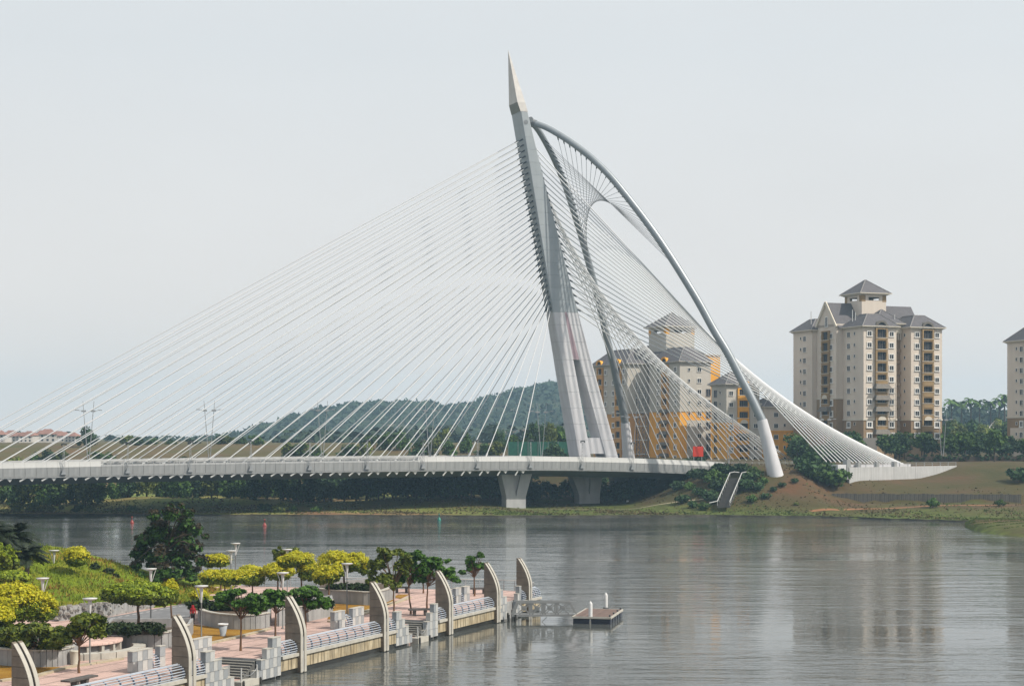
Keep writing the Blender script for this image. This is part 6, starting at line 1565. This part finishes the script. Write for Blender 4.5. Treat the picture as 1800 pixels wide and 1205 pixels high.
broad('dark leafy tree standing right of the second fin on the pink paving', 423, 1143, [(395, 1058, 30, 19), (430, 1056, 36, 22), (455, 1062, 22, 15), (415, 1045, 28, 15)], 3000, 203, size=.205)
broad('dark leafy tree just left of the third fin with an orange brown trunk', 484, 1122, [(470, 1056, 24, 20), (494, 1060, 24, 22), (480, 1044, 26, 14)], 2300, 204, size=.205)
broad('glossy dark leafy tree rising just right of the third fin', 537, 1114, [(540, 1040, 34, 17), (560, 1052, 24, 19), (525, 1052, 22, 16), (552, 1062, 20, 10)], 2700, 205, size=.205)
broad('tall open leafy tree left of the fourth fin pair by the bench', 692, 1083, [(672, 985, 24, 22), (690, 968, 30, 14), (662, 1008, 18, 22), (692, 1010, 26, 24), (712, 990, 16, 20)], 2500, 206, 'leaf_broad_yellow', size=.215, fill=.2)
broad('tall leafy tree with a leaning brown trunk beside the dark bench', 722, 1079, [(722, 975, 24, 18), (734, 998, 20, 24), (712, 1006, 22, 24), (744, 1000, 12, 18)], 2300, 207, 'leaf_broad', size=.215, lean=(-.3, 0))
broad('leafy tree with branches drooping right behind the fifth fin', 751, 1071, [(762, 998, 24, 20), (784, 1008, 20, 14), (745, 1008, 16, 22), (798, 1016, 16, 8), (770, 986, 22, 10)], 2300, 208, size=.215)
broad('small far leafy tree near the waterside fence behind the others', 744, 1042, [(748, 1004, 16, 14), (738, 1000, 14, 14)], 900, 209, size=.215)
broad('small separate leafy tree between the fifth and sixth fins', 834, 1047, [(824, 984, 20, 8), (836, 997, 24, 11), (846, 976, 9, 7), (818, 1003, 15, 8), (852, 992, 10, 6)], 1500, 210, size=.205, clumps=16, clump_r=.30)
broad('sparse green tree whose top shows behind the golden group', 495, 1030, [(490, 970, 12, 10), (515, 966, 18, 7), (484, 978, 8, 12)], 700, 211, 'leaf_broad_yellow', size=.205, bz=1.8)
# big dark casuarina
dkb = XY(293, 182, 1.7)
rnd = random.Random(12); db = []
for px, py, rx, ry in [(280, 930, 26, 22), (255, 945, 20, 20), (322, 918, 22, 18), (345, 930, 14, 12), (300, 902, 20, 14), (270, 905, 14, 12), (332, 900, 12, 8), (310, 945, 30, 22), (245, 972, 18, 16), (275, 975, 30, 22), (318, 978, 32, 22),
                       (345, 960, 16, 14), (352, 985, 14, 12), (238, 992, 12, 10), (290, 1000, 30, 14), (330, 1002, 26, 12), (362, 942, 8, 5), (300, 890, 8, 6), (318, 888, 7, 5)]:
    db.append(blob(px, py, rx, ry, 182 + rnd.uniform(-2.2, 2.2), dkb))
tree('dark_tree', dkb, 'big dark feathery tree standing between the mound and the water', 'tree', db,
     15000, .24, ['leaf_dark', 'leaf_darkred'], 301, trunk=(5.2, .20), bark='bark_dark', gold=.2, fill=.15, clump_r=.26, clumps=60, up=.8, aspect=2.2, spread=.5)
# palms and bushes at the left edge
def palm(px, py, Y, zb, label, L, seed, m='leaf_palm', nf=26, th=None):
    base = XY(px, Y, zb); top = CAM_H - (py - HY) * Y / FPX - zb; rg = np.random.default_rng(seed); vs = []
    r = empty('palm_tree', base, 0, label, 'palm')
    MB().tube([(0, 0, -.2), (.1, 0, top * .5), (0, 0, top)], [.24, .2, .17], 9).build('trunk', 'bark_dark', r)
    for k in range(nf):
        a = k * 2.399 + rg.uniform(-.2, .2); el = rg.uniform(-.15, 1.15); pp = []
        for t in np.linspace(0, 1, 8):
            pp.append(np.array([math.cos(a) * math.cos(el) * t * L, math.sin(a) * math.cos(el) * t * L, top + math.sin(el) * t * L - .45 * L * t * t]))
        side = np.array([-math.sin(a), math.cos(a), 0])
        for i in range(7):
            for s_ in (-1, 1):
                for q in range(3):
                    p = pp[i] + (pp[i + 1] - pp[i]) * q / 3; ln = L * .30 * math.sin(math.pi * min(.96, (i + q / 3 + .7) / 7.6)) + .04; dv = side * s_ * .8 + (pp[i + 1] - pp[i]) / np.linalg.norm(pp[i + 1] - pp[i]) * .55 + np.array([0, 0, -.25 + rg.uniform(-.2, .1)])
                    e_ = p + dv * ln; wv = (pp[i + 1] - pp[i]) * .24; vs.append([p - wv, p + wv, e_ + wv * .3, e_ - wv * .3])
    inst('fronds', np_mesh('fronds', np.array(vs), m), r)
palm(22, 940, 166, 5.6, 'dark palm at the left edge above the mound, upper one', 3.0, 1, nf=40); palm(47, 972, 162, 5.0, 'dark palm at the left edge above the mound, lower right one', 2.4, 2, nf=40)
palm(-14, 935, 160, 5.6, 'dark palm half out of the photo at the left edge', 2.8, 3, nf=38)
ftree('round_bush', 'bright green rounded bush at the left edge below the palms', 'bush', 8, 150, 3.0, [(4, 975, 22, 22), (18, 990, 16, 18), (-10, 1000, 26, 26)], 3200, .2, LIME, 401, gold=.35, **gk)
ftree('round_bush', 'yellow green bush at the left edge just above the golden tree', 'bush', 20, 146, 3.0, [(20, 1012, 30, 10), (40, 1015, 16, 7)], 1600, .2, LIME, 402, gold=.5, **gk)
ftree('wild_bush', 'dark green wild bush on the mound end beside the golden bush', 'bush', 180, 176, 3.4, [(178, 1008, 22, 14), (165, 1002, 12, 12), (196, 1014, 14, 10)], 2200, .24, 'leaf_hedge', 403, **bk_)
ftree('wild_bush', 'thin grey green bush between the mound end and the dark tree', 'bush', 216, 184, 2.0, [(214, 1000, 14, 10), (226, 1006, 12, 9)], 700, .22, 'leaf_hedge', 404, **bk_)
ftree('wild_bush', 'dark low growth under the big dark tree', 'bush', 300, 180, 1.7, [(280, 1012, 26, 10), (320, 1014, 26, 9), (250, 1012, 18, 9)], 2200, .24, 'leaf_dark', 405, **bk_)
# hedges in the planters
def hedge(label, pxs, Y, zb, hpx, seed, m='leaf_hedge', n=2600, size=.20):
    base = XY(pxs[0], Y, zb); k = Y / FPX; bl = []
    for px in np.arange(pxs[0], pxs[1] + 1, max(5, hpx * .55)): q = XY(px, Y, zb) - base; bl.append((q.x, q.y + .3 * math.sin(px), hpx * k * .5, hpx * k * .62, hpx * k * .6, hpx * k * .55))
    r = empty('hedge', base, 0, label, 'hedge'); V, _ = crown(bl, n, size, seed, clumps=60, fill=.3, clump_r=.35, up=.8, aspect=2.2); inst('foliage', np_mesh('foliage', V, m), r)
    MB().box(0, bl[-1][0], -.05, .25, -.05, hpx * k * .4).build('stem', 'bark_dark', r)
hedge('dark strappy hedge at the foot of the umbrella trees', (182, 288), 131.5, 2.85, 20, 501); hedge('dark hedge in the long curved planter behind the person', (336, 470), 150, 2.85, 17, 502)
hedge('rough hedge along the planter under the golden twin crown tree', (580, 650), 168, 2.9, 13, 503, n=2000); hedge('dark hedge in the lower left planter behind the first fin', (-10, 60), 124, 2.8, 20, 504)
hedge('dark hedge in the planter behind the third fin', (495, 580), 150, 3.1, 12, 505); hedge('dark shrubs in the planter behind the round golden tree', (420, 480), 166, 1.7, 12, 506, n=1500)
